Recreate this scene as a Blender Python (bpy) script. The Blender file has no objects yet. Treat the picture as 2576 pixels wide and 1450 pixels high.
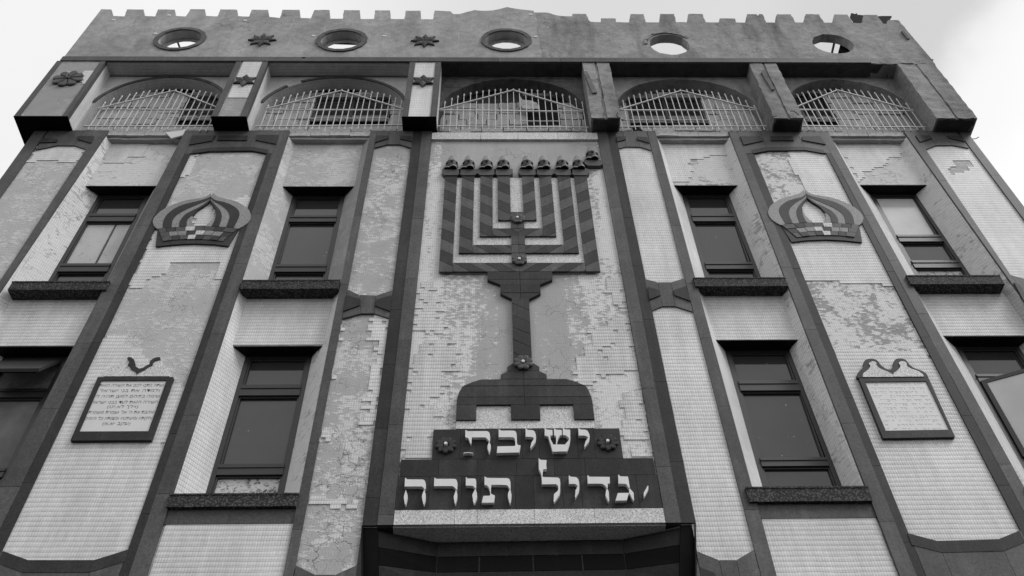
import bpy, bmesh, math, random
from mathutils import Vector, Matrix
from mathutils.geometry import tessellate_polygon
random.seed(7)
R = math.radians
C = bpy.context.scene.collection
S = bpy.context.scene

# ------------------------------------------------------------------ camera (origin = eye, ground at z = -1.6)
PIT, YAW, ROL = 0.86356456, 0.03250058, -0.0273195
FPX, D = 2300.0, 7.5                     # focal length in photo units, distance eye -> pier front (plane Y = 0)
CX, CY = 1288.0, 724.8
fw = Vector((math.sin(YAW)*math.cos(PIT), math.cos(YAW)*math.cos(PIT), math.sin(PIT)))
rt0 = Vector((math.cos(YAW), -math.sin(YAW), 0)); up0 = rt0.cross(fw)
RT = rt0*math.cos(ROL) + up0*math.sin(ROL); UP = -rt0*math.sin(ROL) + up0*math.cos(ROL)
EYE = Vector((0, -D, 0)); GZ = -1.6
cam = bpy.data.cameras.new('camera'); co = bpy.data.objects.new('camera', cam); C.objects.link(co)
cam.sensor_width = 36; cam.lens = 36*FPX/2576; cam.clip_start = .05; cam.clip_end = 3000
m = Matrix.Identity(4)
for i in range(3): m[i][0] = RT[i]; m[i][1] = UP[i]; m[i][2] = -fw[i]; m[i][3] = EYE[i]
co.matrix_world = m
S.camera = co

def ray(px, py): return (RT*((px-CX)/FPX) + UP*((CY-py)/FPX) + fw).normalized()

# ------------------------------------------------------------------ light
SUN_EL, SUN_AZ = 49, 120                 # azimuth clockwise from +Y: behind the viewer, to the right
w = bpy.data.worlds.new('World'); S.world = w; w.use_nodes = True
nt = w.node_tree; nt.nodes.clear()
def wn(t, **k):
    n = nt.nodes.new(t)
    for a, b in k.items(): setattr(n, a, b)
    return n
out = wn('ShaderNodeOutputWorld'); bg = wn('ShaderNodeBackground'); bg.inputs[1].default_value = .1
sky = wn('ShaderNodeTexSky', sky_type='NISHITA', sun_disc=False); sky.sun_elevation = R(SUN_EL); sky.sun_rotation = R(SUN_AZ)
bw = wn('ShaderNodeRGBToBW'); nt.links.new(sky.outputs[0], bw.inputs[0])
tc = wn('ShaderNodeTexCoord')
nz = wn('ShaderNodeTexNoise'); nz.inputs['Scale'].default_value = 2.2; nz.inputs['Detail'].default_value = 6; nz.inputs['Roughness'].default_value = .55
nt.links.new(tc.outputs['Generated'], nz.inputs['Vector'])
def wmath(op, a, b=None, c=None):
    n = wn('ShaderNodeMath', operation=op)
    for i, v in enumerate((a, b, c)):
        if v is None: continue
        if isinstance(v, (int, float)): n.inputs[i].default_value = v
        else: nt.links.new(v, n.inputs[i])
    return n.outputs[0]
def blob(px, py, lo, hi, amp=.1):                # 0..1 bump of cloud round one direction of the sky, edge broken by noise
    d = ray(px, py); dp = wn('ShaderNodeVectorMath', operation='DOT_PRODUCT'); nt.links.new(tc.outputs['Generated'], dp.inputs[0]); dp.inputs[1].default_value = d
    v = wmath('ADD', dp.outputs['Value'], wmath('MULTIPLY', wmath('SUBTRACT', nz.outputs['Fac'], .5), amp))
    mr = wn('ShaderNodeMapRange', interpolation_type='SMOOTHSTEP'); nt.links.new(v, mr.inputs['Value'])
    mr.inputs['From Min'].default_value = lo; mr.inputs['From Max'].default_value = hi
    return mr.outputs[0]
cl = wmath('ADD', 9.6, wmath('MULTIPLY', blob(1850, 0, .90, .99), -2.1))
cl = wmath('ADD', cl, wmath('MULTIPLY', blob(2330, 150, .982, .999, .02), -.7))
cl = wmath('ADD', cl, wmath('MULTIPLY', blob(2960, 420, .972, .983, .06), 2.8))
cl = wmath('ADD', cl, wmath('MULTIPLY', wmath('SUBTRACT', nz.outputs['Fac'], .5), 1.8))
cl = wmath('ADD', wmath('MULTIPLY', cl, .93), wmath('MULTIPLY', bw.outputs[0], .12))
nt.links.new(cl, bg.inputs[0]); nt.links.new(bg.outputs[0], out.inputs[0])

sl = bpy.data.lights.new('sun', 'SUN'); sl.energy = 1.95; sl.angle = R(24); sl.color = (1, .995, .99)
so = bpy.data.objects.new('sun', sl); C.objects.link(so)
sd = Vector((math.sin(R(SUN_AZ))*math.cos(R(SUN_EL)), math.cos(R(SUN_AZ))*math.cos(R(SUN_EL)), math.sin(R(SUN_EL))))
so.rotation_euler = sd.to_track_quat('Z', 'Y').to_euler(); so.location = (6, -20, 30)
S.view_settings.view_transform = 'Standard'; S.view_settings.look = 'None'; S.view_settings.exposure = 0; S.view_settings.gamma = 1
S.render.film_transparent = False

# ------------------------------------------------------------------ where things stand: survey points -> plane Y = -off
TILE = {'A': 0, 'B': 1000, 'C': 2000, 'D': 2996}; ROWS = {'1': 0, '2': 560, '3': 1120, '4': 1685}
CROP = {'L': (1550, 1680, 2.155), 'M': (2100, 1680, 2.155), 'K': (600, 740, 3.15), 'N': (3060, 740, 3.412), 'F': (1400, 1950, 1.84), 'G': (0, 1350, 2.9),
        'H': (3700, 1300, 2.4167), 'J': (1750, 560, 2.08), 'P': (3400, 1400, 2.276), 'Q': (380, 1400, 4.282), 'T': (3350, 30, 3.9), 'U': (2040, 300, 3.4125), 'V': (2450, 430, 5.824)}
def at(c, x, y, off=0.0):
    if c in CROP: x0, y0, s = CROP[c]; X = (x0+x/s)/1.59; Y = (y0+y/s)/1.59
    else: X = (TILE[c[0]]+x/2.339)/1.59; Y = (ROWS[c[1]]+y/2.339)/1.59
    d = ray(X, Y); t = (D-off)/d.y
    return (d.x*t, d.z*t)
def ats(c, pts, off=0.0): return [at(c, x, y, off) for x, y in pts]
def zz(c, x, y, off=0.0): return at(c, x, y, off)[1]
def LN(a, b, off=0.0):                   # an upright edge through two survey points: z -> x
    (x0, z0), (x1, z1) = at(*a, off), at(*b, off)
    k = (x1-x0)/(z1-z0)
    return lambda z: x0 + k*(z-z0)

# ------------------------------------------------------------------ materials
MC = {}
class NT:
    def __init__(s, name):
        s.m = bpy.data.materials.new(name); s.m.use_nodes = True; s.t = s.m.node_tree
        s.b = s.t.nodes['Principled BSDF']; s.o = s.t.nodes['Material Output']
    def n(s, t, **k):
        n = s.t.nodes.new(t)
        for a, b in k.items(): setattr(n, a, b)
        return n
    def l(s, a, b): s.t.links.new(a, b)
    def M(s, op, a, b=None, c=None, clamp=False):
        n = s.n('ShaderNodeMath', operation=op, use_clamp=clamp)
        for i, v in enumerate((a, b, c)):
            if v is None: continue
            if isinstance(v, (int, float)): n.inputs[i].default_value = v
            else: s.l(v, n.inputs[i])
        return n.outputs[0]
    def pos(s):
        if not hasattr(s, '_g'): s._g = s.n('ShaderNodeNewGeometry')
        return s._g
    def noise(s, scale, detail=4, rough=.55, vec=None, dist=0, sc=None):
        n = s.n('ShaderNodeTexNoise'); n.inputs['Scale'].default_value = scale; n.inputs['Detail'].default_value = detail
        n.inputs['Roughness'].default_value = rough; n.inputs['Distortion'].default_value = dist
        v = vec or s.pos().outputs['Position']
        if sc:
            mp = s.n('ShaderNodeMapping'); mp.inputs['Scale'].default_value = sc; s.l(v, mp.inputs[0]); v = mp.outputs[0]
        s.l(v, n.inputs['Vector']); return n.outputs['Fac']
    def ramp(s, v, a, b, lo=0., hi=1., smooth=False):
        n = s.n('ShaderNodeMapRange'); 
        if smooth: n.interpolation_type = 'SMOOTHSTEP'
        s.l(v, n.inputs['Value']); n.inputs['From Min'].default_value = a; n.inputs['From Max'].default_value = b
        n.inputs['To Min'].default_value = lo; n.inputs['To Max'].default_value = hi
        return n.outputs[0]
    def mix(s, f, a, b):
        n = s.n('ShaderNodeMix', data_type='FLOAT')
        for i, v in ((0, f), (2, a), (3, b)):
            if isinstance(v, (int, float)): n.inputs[i].default_value = v
            else: s.l(v, n.inputs[i])
        return n.outputs[0]
    def wall(s):                         # (along the wall, up) whatever way the face looks
        g = s.pos(); cr = s.n('ShaderNodeVectorMath', operation='CROSS_PRODUCT'); cr.inputs[0].default_value = (0, 0, 1); s.l(g.outputs['True Normal'], cr.inputs[1])
        dt = s.n('ShaderNodeVectorMath', operation='DOT_PRODUCT'); s.l(g.outputs['Position'], dt.inputs[0]); s.l(cr.outputs[0], dt.inputs[1])
        sp = s.n('ShaderNodeSeparateXYZ'); s.l(g.outputs['Position'], sp.inputs[0])
        sn = s.n('ShaderNodeSeparateXYZ'); s.l(g.outputs['True Normal'], sn.inputs[0])
        h = s.M('GREATER_THAN', s.M('ABSOLUTE', sn.outputs[2]), .7)
        cb = s.n('ShaderNodeCombineXYZ'); s.l(s.mix(h, dt.outputs['Value'], sp.outputs[0]), cb.inputs[0]); s.l(s.mix(h, sp.outputs[2], sp.outputs[1]), cb.inputs[1])
        return cb.outputs[0]
    def bump(s, h, dist, strength=1.):
        b = s.n('ShaderNodeBump'); b.inputs['Strength'].default_value = strength; b.inputs['Distance'].default_value = dist
        s.l(h, b.inputs['Height']); s.l(b.outputs[0], s.b.inputs['Normal'])
    def done(s, col, rough=.8, spec=.3):
        s.l(col, s.b.inputs['Base Color']) if not isinstance(col, (int, float)) else setattr(s.b.inputs['Base Color'], 'default_value', (col, col, col, 1))
        s.b.inputs['Roughness'].default_value = rough; s.b.inputs['Specular IOR Level'].default_value = spec
        return s.m
TW, TH = .0535, .0567
def brick(s, vec, w_, h_, mortar, offset=0.):
    b = s.n('ShaderNodeTexBrick', offset=offset, offset_frequency=2, squash=1); s.l(vec, b.inputs['Vector'])
    b.inputs['Scale'].default_value = 1; b.inputs['Brick Width'].default_value = w_; b.inputs['Row Height'].default_value = h_
    b.inputs['Mortar Size'].default_value = mortar; b.inputs['Mortar Smooth'].default_value = .25
    b.inputs['Color1'].default_value = (0, 0, 0, 1); b.inputs['Color2'].default_value = (1, 1, 1, 1); b.inputs['Mortar'].default_value = (.5, .5, .5, 1)
    return b
def mat_tile(name, v, dirt=.12, joint=1.):
    s = NT(name); vec = s.wall()
    # slightly wandering rows, as hand laid sheets
    nv = s.n('ShaderNodeTexNoise'); nv.inputs['Scale'].default_value = 1.6; s.l(s.pos().outputs['Position'], nv.inputs['Vector'])
    va = s.n('ShaderNodeVectorMath', operation='MULTIPLY_ADD'); s.l(nv.outputs['Color'], va.inputs[0]); va.inputs[1].default_value = (.03, .03, 0); s.l(vec, va.inputs[2])
    b = brick(s, va.outputs[0], TW/2, TH, .0022)
    c1 = s.n('ShaderNodeRGBToBW'); s.l(b.outputs['Color'], c1.inputs[0])
    sp = s.n('ShaderNodeSeparateXYZ'); s.l(va.outputs[0], sp.inputs[0])
    fv = s.M('FRACT', s.M('DIVIDE', sp.outputs[1], TH)); fu = s.M('FRACT', s.M('DIVIDE', sp.outputs[0], TW))
    fh = s.M('FRACT', s.M('DIVIDE', sp.outputs[0], TW/2))
    ridge = s.M('ADD', s.M('MULTIPLY', s.M('ABSOLUTE', s.M('SUBTRACT', fh, .5)), .8), s.M('MULTIPLY', s.M('ABSOLUTE', s.M('SUBTRACT', fv, .6)), .85))
    lh = s.ramp(s.M('ABSOLUTE', s.M('SUBTRACT', fv, .5)), .44, .49); lv = s.ramp(s.M('ABSOLUTE', s.M('SUBTRACT', fh, .5)), .43, .49)
    big = s.noise(.9, 5, .6); fine = s.noise(30, 3)
    streak = s.noise(1, 4, .6, sc=(7, 7, .5))
    col = s.mix(c1.outputs[0], v*.94, v*1.04)
    col = s.M('MULTIPLY', col, s.ramp(big, .3, .7, 1-dirt, 1+dirt*.35))
    col = s.M('MULTIPLY', col, s.ramp(streak, .35, .7, 1-dirt*.6, 1.03))
    crackn = s.ramp(s.noise(4, 3), .56, .66)
    patchy = s.ramp(s.noise(1.3, 4), .35, .65, .55, 1.)
    col = s.M('MULTIPLY', col, s.M('SUBTRACT', 1., s.M('MULTIPLY', lv, s.M('MULTIPLY', s.mix(crackn, .42*joint, .8), patchy))))
    col = s.M('MULTIPLY', col, s.M('SUBTRACT', 1., s.M('MULTIPLY', lh, s.M('MULTIPLY', s.mix(crackn, .6*joint, .9), patchy))))
    s.bump(s.M('SUBTRACT', s.M('MULTIPLY', ridge, -.8), s.M('ADD', s.M('MULTIPLY', lh, .6), s.M('MULTIPLY', lv, .4))), .005, .7)
    return s.done(col, .55, .35)
def mat_plaster(name, base, bright, amount, crack=.5, dark=.0, drip=0., core=None):
    s = NT(name); vec = s.wall()
    n1 = s.noise(2.3, 8, .66, dist=.5); n2 = s.noise(1, 7, .65, sc=(11, 11, 21)); n3 = s.noise(60, 4)
    if drip: n1 = s.mix(drip, n1, s.noise(1, 6, .6, sc=(4.5, 4.5, .55)))
    b = brick(s, vec, TW/2, TH, .004)
    comb = s.noise(1, 5, .6, sc=(9, 9, 55))
    m_ = s.M('ADD', s.M('MULTIPLY', n1, .52), s.M('MULTIPLY', n2, .44)); m_ = s.M('ADD', m_, s.M('MULTIPLY', comb, .12))
    if core is not None:          # plaster bare in the middle, more adhesive left towards the sides
        sx = s.n('ShaderNodeSeparateXYZ'); s.l(s.pos().outputs['Position'], sx.inputs[0])
        m_ = s.M('ADD', m_, s.ramp(s.M('ABSOLUTE', s.M('SUBTRACT', sx.outputs[0], core)), .35, 1.15, -.055, .055))
        m_ = s.M('SUBTRACT', m_, s.ramp(sx.outputs[2], 11.2, 11.9, 0, .09))
    mask = s.ramp(m_, .60-amount*.17, .625-amount*.17)
    wh = s.M('MULTIPLY', bright, s.ramp(comb, .3, .6, .86, 1.04)); wh = s.M('MULTIPLY', wh, s.mix(b.outputs['Fac'], 1.0, .8))
    bs = s.M('MULTIPLY', base, s.ramp(n1, .3, .7, .86, 1.1)); bs = s.M('MULTIPLY', bs, s.ramp(n3, .3, .7, .93, 1.06))
    bs = s.M('MULTIPLY', bs, s.mix(b.outputs['Fac'], 1.0, .93))
    col = s.mix(mask, bs, wh)
    vo = s.n('ShaderNodeTexVoronoi', feature='DISTANCE_TO_EDGE'); vo.inputs['Scale'].default_value = 6
    nn = s.n('ShaderNodeTexNoise'); nn.inputs['Scale'].default_value = 9; nn.inputs['Detail'].default_value = 4; s.l(s.pos().outputs['Position'], nn.inputs['Vector'])
    va = s.n('ShaderNodeVectorMath', operation='MULTIPLY_ADD'); s.l(nn.outputs['Color'], va.inputs[0]); va.inputs[1].default_value = (.25, .25, .25); s.l(s.pos().outputs['Position'], va.inputs[2])
    s.l(va.outputs[0], vo.inputs['Vector'])
    ck = s.M('MULTIPLY', s.ramp(vo.outputs['Distance'], 0, .035, 1, 0), s.ramp(s.noise(1.7, 3), .45, .6))
    col = s.M('MULTIPLY', col, s.M('SUBTRACT', 1., s.M('MULTIPLY', ck, crack*.7)))
    if dark: col = s.M('MULTIPLY', col, s.ramp(s.noise(1, 6, .65, sc=(1.6, 1.6, .5)), .5, .68, 1., 1-dark))
    h = s.M('ADD', s.M('MULTIPLY', mask, .5), s.M('ADD', s.M('MULTIPLY', n3, .5), s.M('MULTIPLY', ck, -.6)))
    s.bump(h, .008, .7)
    return s.done(col, .9, .15)
def mat_concrete(name, v, stain=.4, boards=.0, rough=1.):
    s = NT(name)
    n1 = s.noise(1.3, 8, .65, dist=.4); n2 = s.noise(9, 7, .65); n3 = s.noise(70, 5, .7); st = s.noise(1, 6, .6, sc=(2.2, 2.2, .45))
    col = s.M('MULTIPLY', v, s.ramp(n1, .3, .7, .74, 1.2)); col = s.M('MULTIPLY', col, s.ramp(n2, .3, .7, .8, 1.15)); col = s.M('MULTIPLY', col, s.ramp(n3, .3, .7, .78, 1.18))
    wht = s.ramp(s.noise(1, 4, .6, sc=(26, 26, 3)), .66, .72); col = s.M('MULTIPLY', col, s.M('ADD', 1, s.M('MULTIPLY', wht, .5)))
    vo = s.n('ShaderNodeTexVoronoi', feature='DISTANCE_TO_EDGE'); vo.inputs['Scale'].default_value = 1.6
    nn = s.n('ShaderNodeTexNoise'); nn.inputs['Scale'].default_value = 3; nn.inputs['Detail'].default_value = 7; s.l(s.pos().outputs['Position'], nn.inputs['Vector'])
    va = s.n('ShaderNodeVectorMath', operation='MULTIPLY_ADD'); s.l(nn.outputs['Color'], va.inputs[0]); va.inputs[1].default_value = (.8, .8, .8); s.l(s.pos().outputs['Position'], va.inputs[2]); s.l(va.outputs[0], vo.inputs['Vector'])
    ck = s.M('MULTIPLY', s.ramp(vo.outputs['Distance'], 0, .012, 1, 0), s.ramp(s.noise(1.1, 3), .48, .58)); col = s.M('MULTIPLY', col, s.M('SUBTRACT', 1, s.M('MULTIPLY', ck, .55)))
    col = s.M('MULTIPLY', col, s.ramp(st, .5, .72, 1, 1-stain))
    h = s.M('ADD', s.M('MULTIPLY', n2, .8), s.M('MULTIPLY', n3, .35))
    if boards:
        sp = s.n('ShaderNodeSeparateXYZ'); s.l(s.pos().outputs['Position'], sp.inputs[0])
        zf = s.M('FRACT', s.M('DIVIDE', s.M('ADD', sp.outputs[2], s.M('MULTIPLY', s.noise(2, 3), .03)), .23))
        ln = s.M('MULTIPLY', s.ramp(zf, 0, .05, 1, 0), s.ramp(s.noise(2.5, 4), .42, .55))
        col = s.M('MULTIPLY', col, s.M('SUBTRACT', 1, s.M('MULTIPLY', ln, boards))); h = s.M('SUBTRACT', h, ln)
    s.bump(h, .018*rough, .8)
    return s.done(col, .92, .15)
def mat_granite(name, v, var=.18, speck=.5, scale=48, rough=.4, spec=.45, wear=.0):
    s = NT(name); g = s.pos()
    n1 = s.noise(scale, 5, .85); n2 = s.noise(2.1, 7, .7); r = s.ramp(g.outputs['Random Per Island'], 0, 1, 1-var, 1+var)
    col = s.M('MULTIPLY', v, s.ramp(n1, .3, .7, 1-speck, 1+speck)); col = s.M('MULTIPLY', col, r); col = s.M('MULTIPLY', col, s.ramp(n2, .3, .7, .72, 1.25))
    st = s.noise(1, 5, .6, sc=(9, 9, .8)); col = s.M('MULTIPLY', col, s.ramp(st, .52, .75, 1, 1.45))
    s.bump(n1, .002, .3)
    return s.done(col, rough, spec)
def mat_speckled(name, a, b, scale):
    s = NT(name); n = s.n('ShaderNodeTexNoise'); n.inputs['Scale'].default_value = scale; n.inputs['Detail'].default_value = 3; n.inputs['Roughness'].default_value = .7; n.inputs['Distortion'].default_value = 1.2
    s.l(s.pos().outputs['Position'], n.inputs['Vector'])
    f = s.ramp(n.outputs['Fac'], .42, .56); col = s.mix(f, a, b); col = s.M('MULTIPLY', col, s.ramp(s.noise(2, 4), .3, .7, .9, 1.07))
    col = s.M('MULTIPLY', col, s.ramp(s.pos().outputs['Random Per Island'], 0, 1, .93, 1.05))
    return s.done(col, .6, .3)
def mat_coarse(name, a, b):              # granite with pea sized blobs, for the sills
    s = NT(name); vo = s.n('ShaderNodeTexVoronoi'); vo.inputs['Scale'].default_value = 42; s.l(s.pos().outputs['Position'], vo.inputs['Vector'])
    col = s.mix(s.ramp(vo.outputs['Distance'], .2, .55), b, a); col = s.M('MULTIPLY', col, s.ramp(s.noise(14, 4), .3, .7, .65, 1.25))
    s.bump(vo.outputs['Distance'], .003, .5)
    return s.done(col, .7, .1)
def mat_plain(name, v, rough=.6, spec=.4, var=.1, scale=8):
    s = NT(name); col = s.M('MULTIPLY', v, s.ramp(s.noise(scale, 6, .65), .3, .7, 1-var, 1+var)); return s.done(col, rough, spec)
def mat_glass(name, base, spots=.0, spec=.5, rough=.06):
    s = NT(name); n = s.noise(1.4, 4); col = s.M('MULTIPLY', base, s.ramp(n, .3, .7, .85, 1.15))
    if spots:
        vo = s.n('ShaderNodeTexVoronoi'); vo.inputs['Scale'].default_value = 9; s.l(s.pos().outputs['Position'], vo.inputs['Vector'])
        sp = s.M('MULTIPLY', s.ramp(vo.outputs['Distance'], .06, .1, 1, 0), s.ramp(s.noise(3, 2), .5, .56)); col = s.mix(sp, col, spots)
        s.l(s.M('ADD', rough, s.M('MULTIPLY', sp, .5)), s.b.inputs['Roughness'])
    m_ = s.done(col, rough, spec)
    s.b.inputs['Coat Weight'].default_value = .35; s.b.inputs['Coat Roughness'].default_value = .03
    return m_
def mat_peelpaint(name, a, b, thr, scale=18):
    s = NT(name); n = s.noise(scale, 8, .75, dist=.8); f = s.ramp(n, thr-.03, thr+.03); col = s.mix(f, a, b); col = s.M('MULTIPLY', col, s.ramp(s.noise(3, 4), .3, .7, .85, 1.1))
    return s.done(col, .6, .3)

M_tile = mat_tile('white_mosaic_tile', .78, .22); M_tile_bold = mat_tile('weathered_mosaic_tile', .74, .25, 1.35); M_tile_dull = mat_tile('grey_mosaic_tile', .58, .22)
M_pl_pale = mat_plaster('pale_plaster', .52, .64, .35, .45)
M_pl_peel = mat_plaster('peeling_plaster', .47, .72, .85, .5)
M_pl_mix = mat_plaster('patchy_plaster', .40, .70, .7, .4)
M_pl_crack = mat_plaster('crackled_plaster', .46, .66, .32, .9)
M_pl_ctr = mat_plaster('centre_plaster', .44, .74, .42, .5, 0, .7, .345); M_pl_white = mat_plaster('flaking_white_plaster', .38, .76, .52, .4)
M_pl_dirty = mat_plaster('stained_plaster', .44, .55, .1, .5, .35)
M_pl_grey = mat_plaster('grey_plaster', .36, .46, .15, .3)
M_conc = mat_concrete('grey_concrete', .27, .45, 0)
M_conc_rough = mat_concrete('rough_concrete', .30, .3, 0, 1.4)
M_conc_dark = mat_concrete('dark_concrete', .07, .5, 0)
M_render = mat_concrete('smooth_cement_render', .37, .22, 0, .5)
M_gmid = mat_granite('grey_granite', .083, rough=.55, spec=.2); M_gdark = mat_granite('dark_granite', .035, .14, rough=.55, spec=.15)
M_gmen = mat_granite('relief_granite', .075, .2, .5, rough=.55, spec=.2); M_gmend = mat_granite('dark_relief_granite', .042, .2, .5, rough=.55, spec=.15)
M_gblack = mat_granite('black_granite', .006, .5, .4, rough=.4, spec=.08); M_gsign = mat_granite('sign_granite', .034, .25, .45, rough=.5, spec=.15)
M_light = mat_speckled('light_speckled_granite', .34, .80, 75); M_lightc = mat_speckled('coarse_light_granite', .42, .80, 55)
M_crownl = mat_speckled('salt_and_pepper_granite', .15, .34, 90)
M_sill = mat_coarse('coarse_sill_granite', .03, .11)
M_frame = mat_plain('dark_aluminium', .025, .4, .5)
M_glass = mat_glass('dark_window_glass', .045, .35); M_glass2 = mat_glass('clean_window_glass', .035)
M_glass_skypaint = mat_glass('glass_painted_sky_reflection', .66, spec=.5, rough=.12)  # reflection of the bright sky is put into the pale base colour
M_whitep = mat_peelpaint('peeling_white_paint', .10, .62, .45); M_board = mat_peelpaint('grimy_white_board', .34, .56, .38, 9)
M_letter = mat_plain('off_white_marble', .72, .5, .3, .05); M_white = mat_plain('white_marble', .66, .5, .3, .05, 5)
M_ink = mat_plain('incised_lettering', .2, .9, .1); M_ink2 = mat_plain('faded_lettering', .6, .9, .1)
M_bar = mat_peelpaint('rusty_white_paint', .12, .58, .38, 25)
M_stone = mat_plaster('stone_block', .52, .60, .2, .3); M_mort = mat_plain('black_gap', .012, .9, .1)
M_wood = mat_concrete('weathered_wood', .17, .3, 0, .6); M_dark = mat_plain('painted_dark_interior', .02, .9, .1)  # the last one: near-black colour standing in for unlit room depth
M_curt = mat_plain('grey_curtain', .16, .9, .1, .25, 3); M_metal = mat_plain('zinc_sheet', .025, .9, .1)
M_cloth = mat_plain('white_cloth', .55, .9, .1, .2, 12); M_bird = mat_plain('grey_feathers', .07, .8, .2, .3, 30)
M_asph = mat_concrete('asphalt', .045, .2, 0, .3); M_pave = mat_concrete('paving', .07, .2, 0, .3)

# ------------------------------------------------------------------ mesh helpers
class MB:
    def __init__(s): s.bm = bmesh.new()
    def poly(s, pts, yf, yb):            # outline in the facade plane, given thickness (yf = front, yb = back)
        f = [s.bm.verts.new((x, yf, z)) for x, z in pts]; b = [s.bm.verts.new((x, yb, z)) for x, z in pts]
        n = len(pts)
        tri = tessellate_polygon([[Vector((x, z, 0)) for x, z in pts]]) if n > 4 else None
        if tri:
            for t in tri:
                s.face([f[i] for i in t]); s.face([b[i] for i in t])
        else: s.face(f); s.face(b)
        for i in range(n): s.face([f[i], f[(i+1) % n], b[(i+1) % n], b[i]])
        return s
    def face(s, v):
        try: return s.bm.faces.new(v)
        except ValueError: return None
    def holed(s, outer, holes, yf, yb):
        loops = [outer]+holes; vv = [[Vector((x, z, 0)) for x, z in L] for L in loops]
        flat = [p for L in loops for p in L]
        f = [s.bm.verts.new((x, yf, z)) for x, z in flat]; b = [s.bm.verts.new((x, yb, z)) for x, z in flat]
        for t in tessellate_polygon(vv): s.face([f[i] for i in t]); s.face([b[i] for i in t])
        k = 0
        for L in loops:
            n = len(L)
            for i in range(n): a, c = k+i, k+(i+1) % n; s.face([f[a], f[c], b[c], b[a]])
            k += n
        return s
    def box(s, x0, x1, y0, y1, z0, z1): return s.poly([(x0, z0), (x1, z0), (x1, z1), (x0, z1)], y0, y1)
    def quad(s, *p): s.face([s.bm.verts.new(q) for q in p]); return s
    def bar(s, a, b, r, n=4):            # straight bar between two points
        a, b = Vector(a), Vector(b); d = (b-a).normalized(); u = d.orthogonal().normalized() if abs(d.y) > .9 else d.cross(Vector((0, 1, 0))).normalized(); v = d.cross(u)
        A = []; B = []
        for i in range(n):
            t = 2*math.pi*(i+.5)/n; q = u*math.cos(t)*r+v*math.sin(t)*r; A.append(s.bm.verts.new(a+q)); B.append(s.bm.verts.new(b+q))
        for i in range(n): s.face([A[i], A[(i+1) % n], B[(i+1) % n], B[i]])
        s.face(A); s.face(B); return s
    def loft(s, rings, cap=True):
        V = [[s.bm.verts.new(p) for p in r] for r in rings]
        for a, b in zip(V, V[1:]):
            n = len(a)
            for i in range(n): s.face([a[i], a[(i+1) % n], b[(i+1) % n], b[i]])
        if cap: s.face(V[0]); s.face(V[-1])
        return s
    def rough(s, amt, seg=.12, axes=(1, 1, 1)):   # break up long edges and jitter: ragged masonry
        for _ in range(4):
            es = [e for e in s.bm.edges if e.calc_length() > seg*2]
            if not es: break
            bmesh.ops.subdivide_edges(s.bm, edges=es, cuts=1, use_grid_fill=False)
        bmesh.ops.triangulate(s.bm, faces=[f for f in s.bm.faces if len(f.verts) > 4])
        for v in s.bm.verts: v.co += Vector([random.uniform(-amt, amt)*a for a in axes])
        return s
def finish(bm, name, mat, smooth=False):
    bmesh.ops.recalc_face_normals(bm, faces=bm.faces)
    me = bpy.data.meshes.new(name); bm.to_mesh(me); bm.free()
    for m_ in (mat if isinstance(mat, (list, tuple)) else [mat]): me.materials.append(m_)
    if smooth:
        for p in me.polygons: p.use_smooth = True
    return me
def obj(name, mb, mat, parent=None, smooth=False):
    o = bpy.data.objects.new(name, finish(mb.bm if isinstance(mb, MB) else mb, name, mat, smooth)); C.objects.link(o)
    if parent is not None:
        o.parent = parent
        if parent.parent is None and parent.type == 'EMPTY' and not parent.get('_local'): o.location = -parent.location
    return o
def thing(name, label, cat, loc=(0, 0, 0), group=None, local=False):
    o = bpy.data.objects.new(name, None); C.objects.link(o); o.location = loc; o.empty_display_size = .2
    o['label'] = label; o['category'] = cat
    if group: o['group'] = group
    if local: o['_local'] = 1
    return o
def dup(root, loc, label, mirror=False):
    r = root.copy(); C.objects.link(r); r.location = loc; r['label'] = label
    if mirror: r.scale = (-1, 1, 1)
    for ch in list(root.children):
        c = ch.copy(); C.objects.link(c); c.parent = r
        for g in ch.children: d_ = g.copy(); C.objects.link(d_); d_.parent = c
    return r
def strip(mb, fl, fr, z0, z1, L, yf, yb=0.0, gap=.004, shift=0):
    z = z1 - shift
    if shift: mb.poly([(fl(z+gap), z+gap), (fr(z+gap), z+gap), (fr(z1), z1), (fl(z1), z1)], yf, yb)
    while z > z0+.01:
        a = max(z0, z-L*random.uniform(.8, 1.2))
        mb.poly([(fl(a+gap), a+gap), (fr(a+gap), a+gap), (fr(z), z), (fl(z), z)], yf+random.uniform(-.001, .001), yb); z = a
def inpoly(x, y, P):
    c = False; n = len(P); j = n-1
    for i in range(n):
        if (P[i][1] > y) != (P[j][1] > y) and x < (P[j][0]-P[i][0])*(y-P[i][1])/(P[j][1]-P[i][1])+P[i][0]: c = not c
        j = i
    return c
def patch(mb, P, y, th=.009, jit=.03, holes=(), loss=0., taken=None):   # a sheet of mosaic tiles: stepped outline on the tile grid
    z0 = math.floor(min(p[1] for p in P)/TH); z1 = math.ceil(max(p[1] for p in P)/TH)
    x0 = math.floor(min(p[0] for p in P)/TW); x1 = math.ceil(max(p[0] for p in P)/TW)
    for r in range(z0, z1):
        dx = random.uniform(-jit, jit); run = None
        for c in range(x0, x1+1):
            cx, cz = (c+.5)*TW, (r+.5)*TH
            on = inpoly(cx+dx, cz+dx*.5, P) and not any(inpoly(cx, cz, h) for h in holes) and random.random() >= loss and c < x1 and (taken is None or (r, c) not in taken)
            if on and taken is not None: taken.add((r, c))
            if on and run is None: run = c
            if not on and run is not None:
                mb.box(run*TW+.001, c*TW-.001, y-th, y, r*TH+.0008, (r+1)*TH-.0008); run = None
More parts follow.
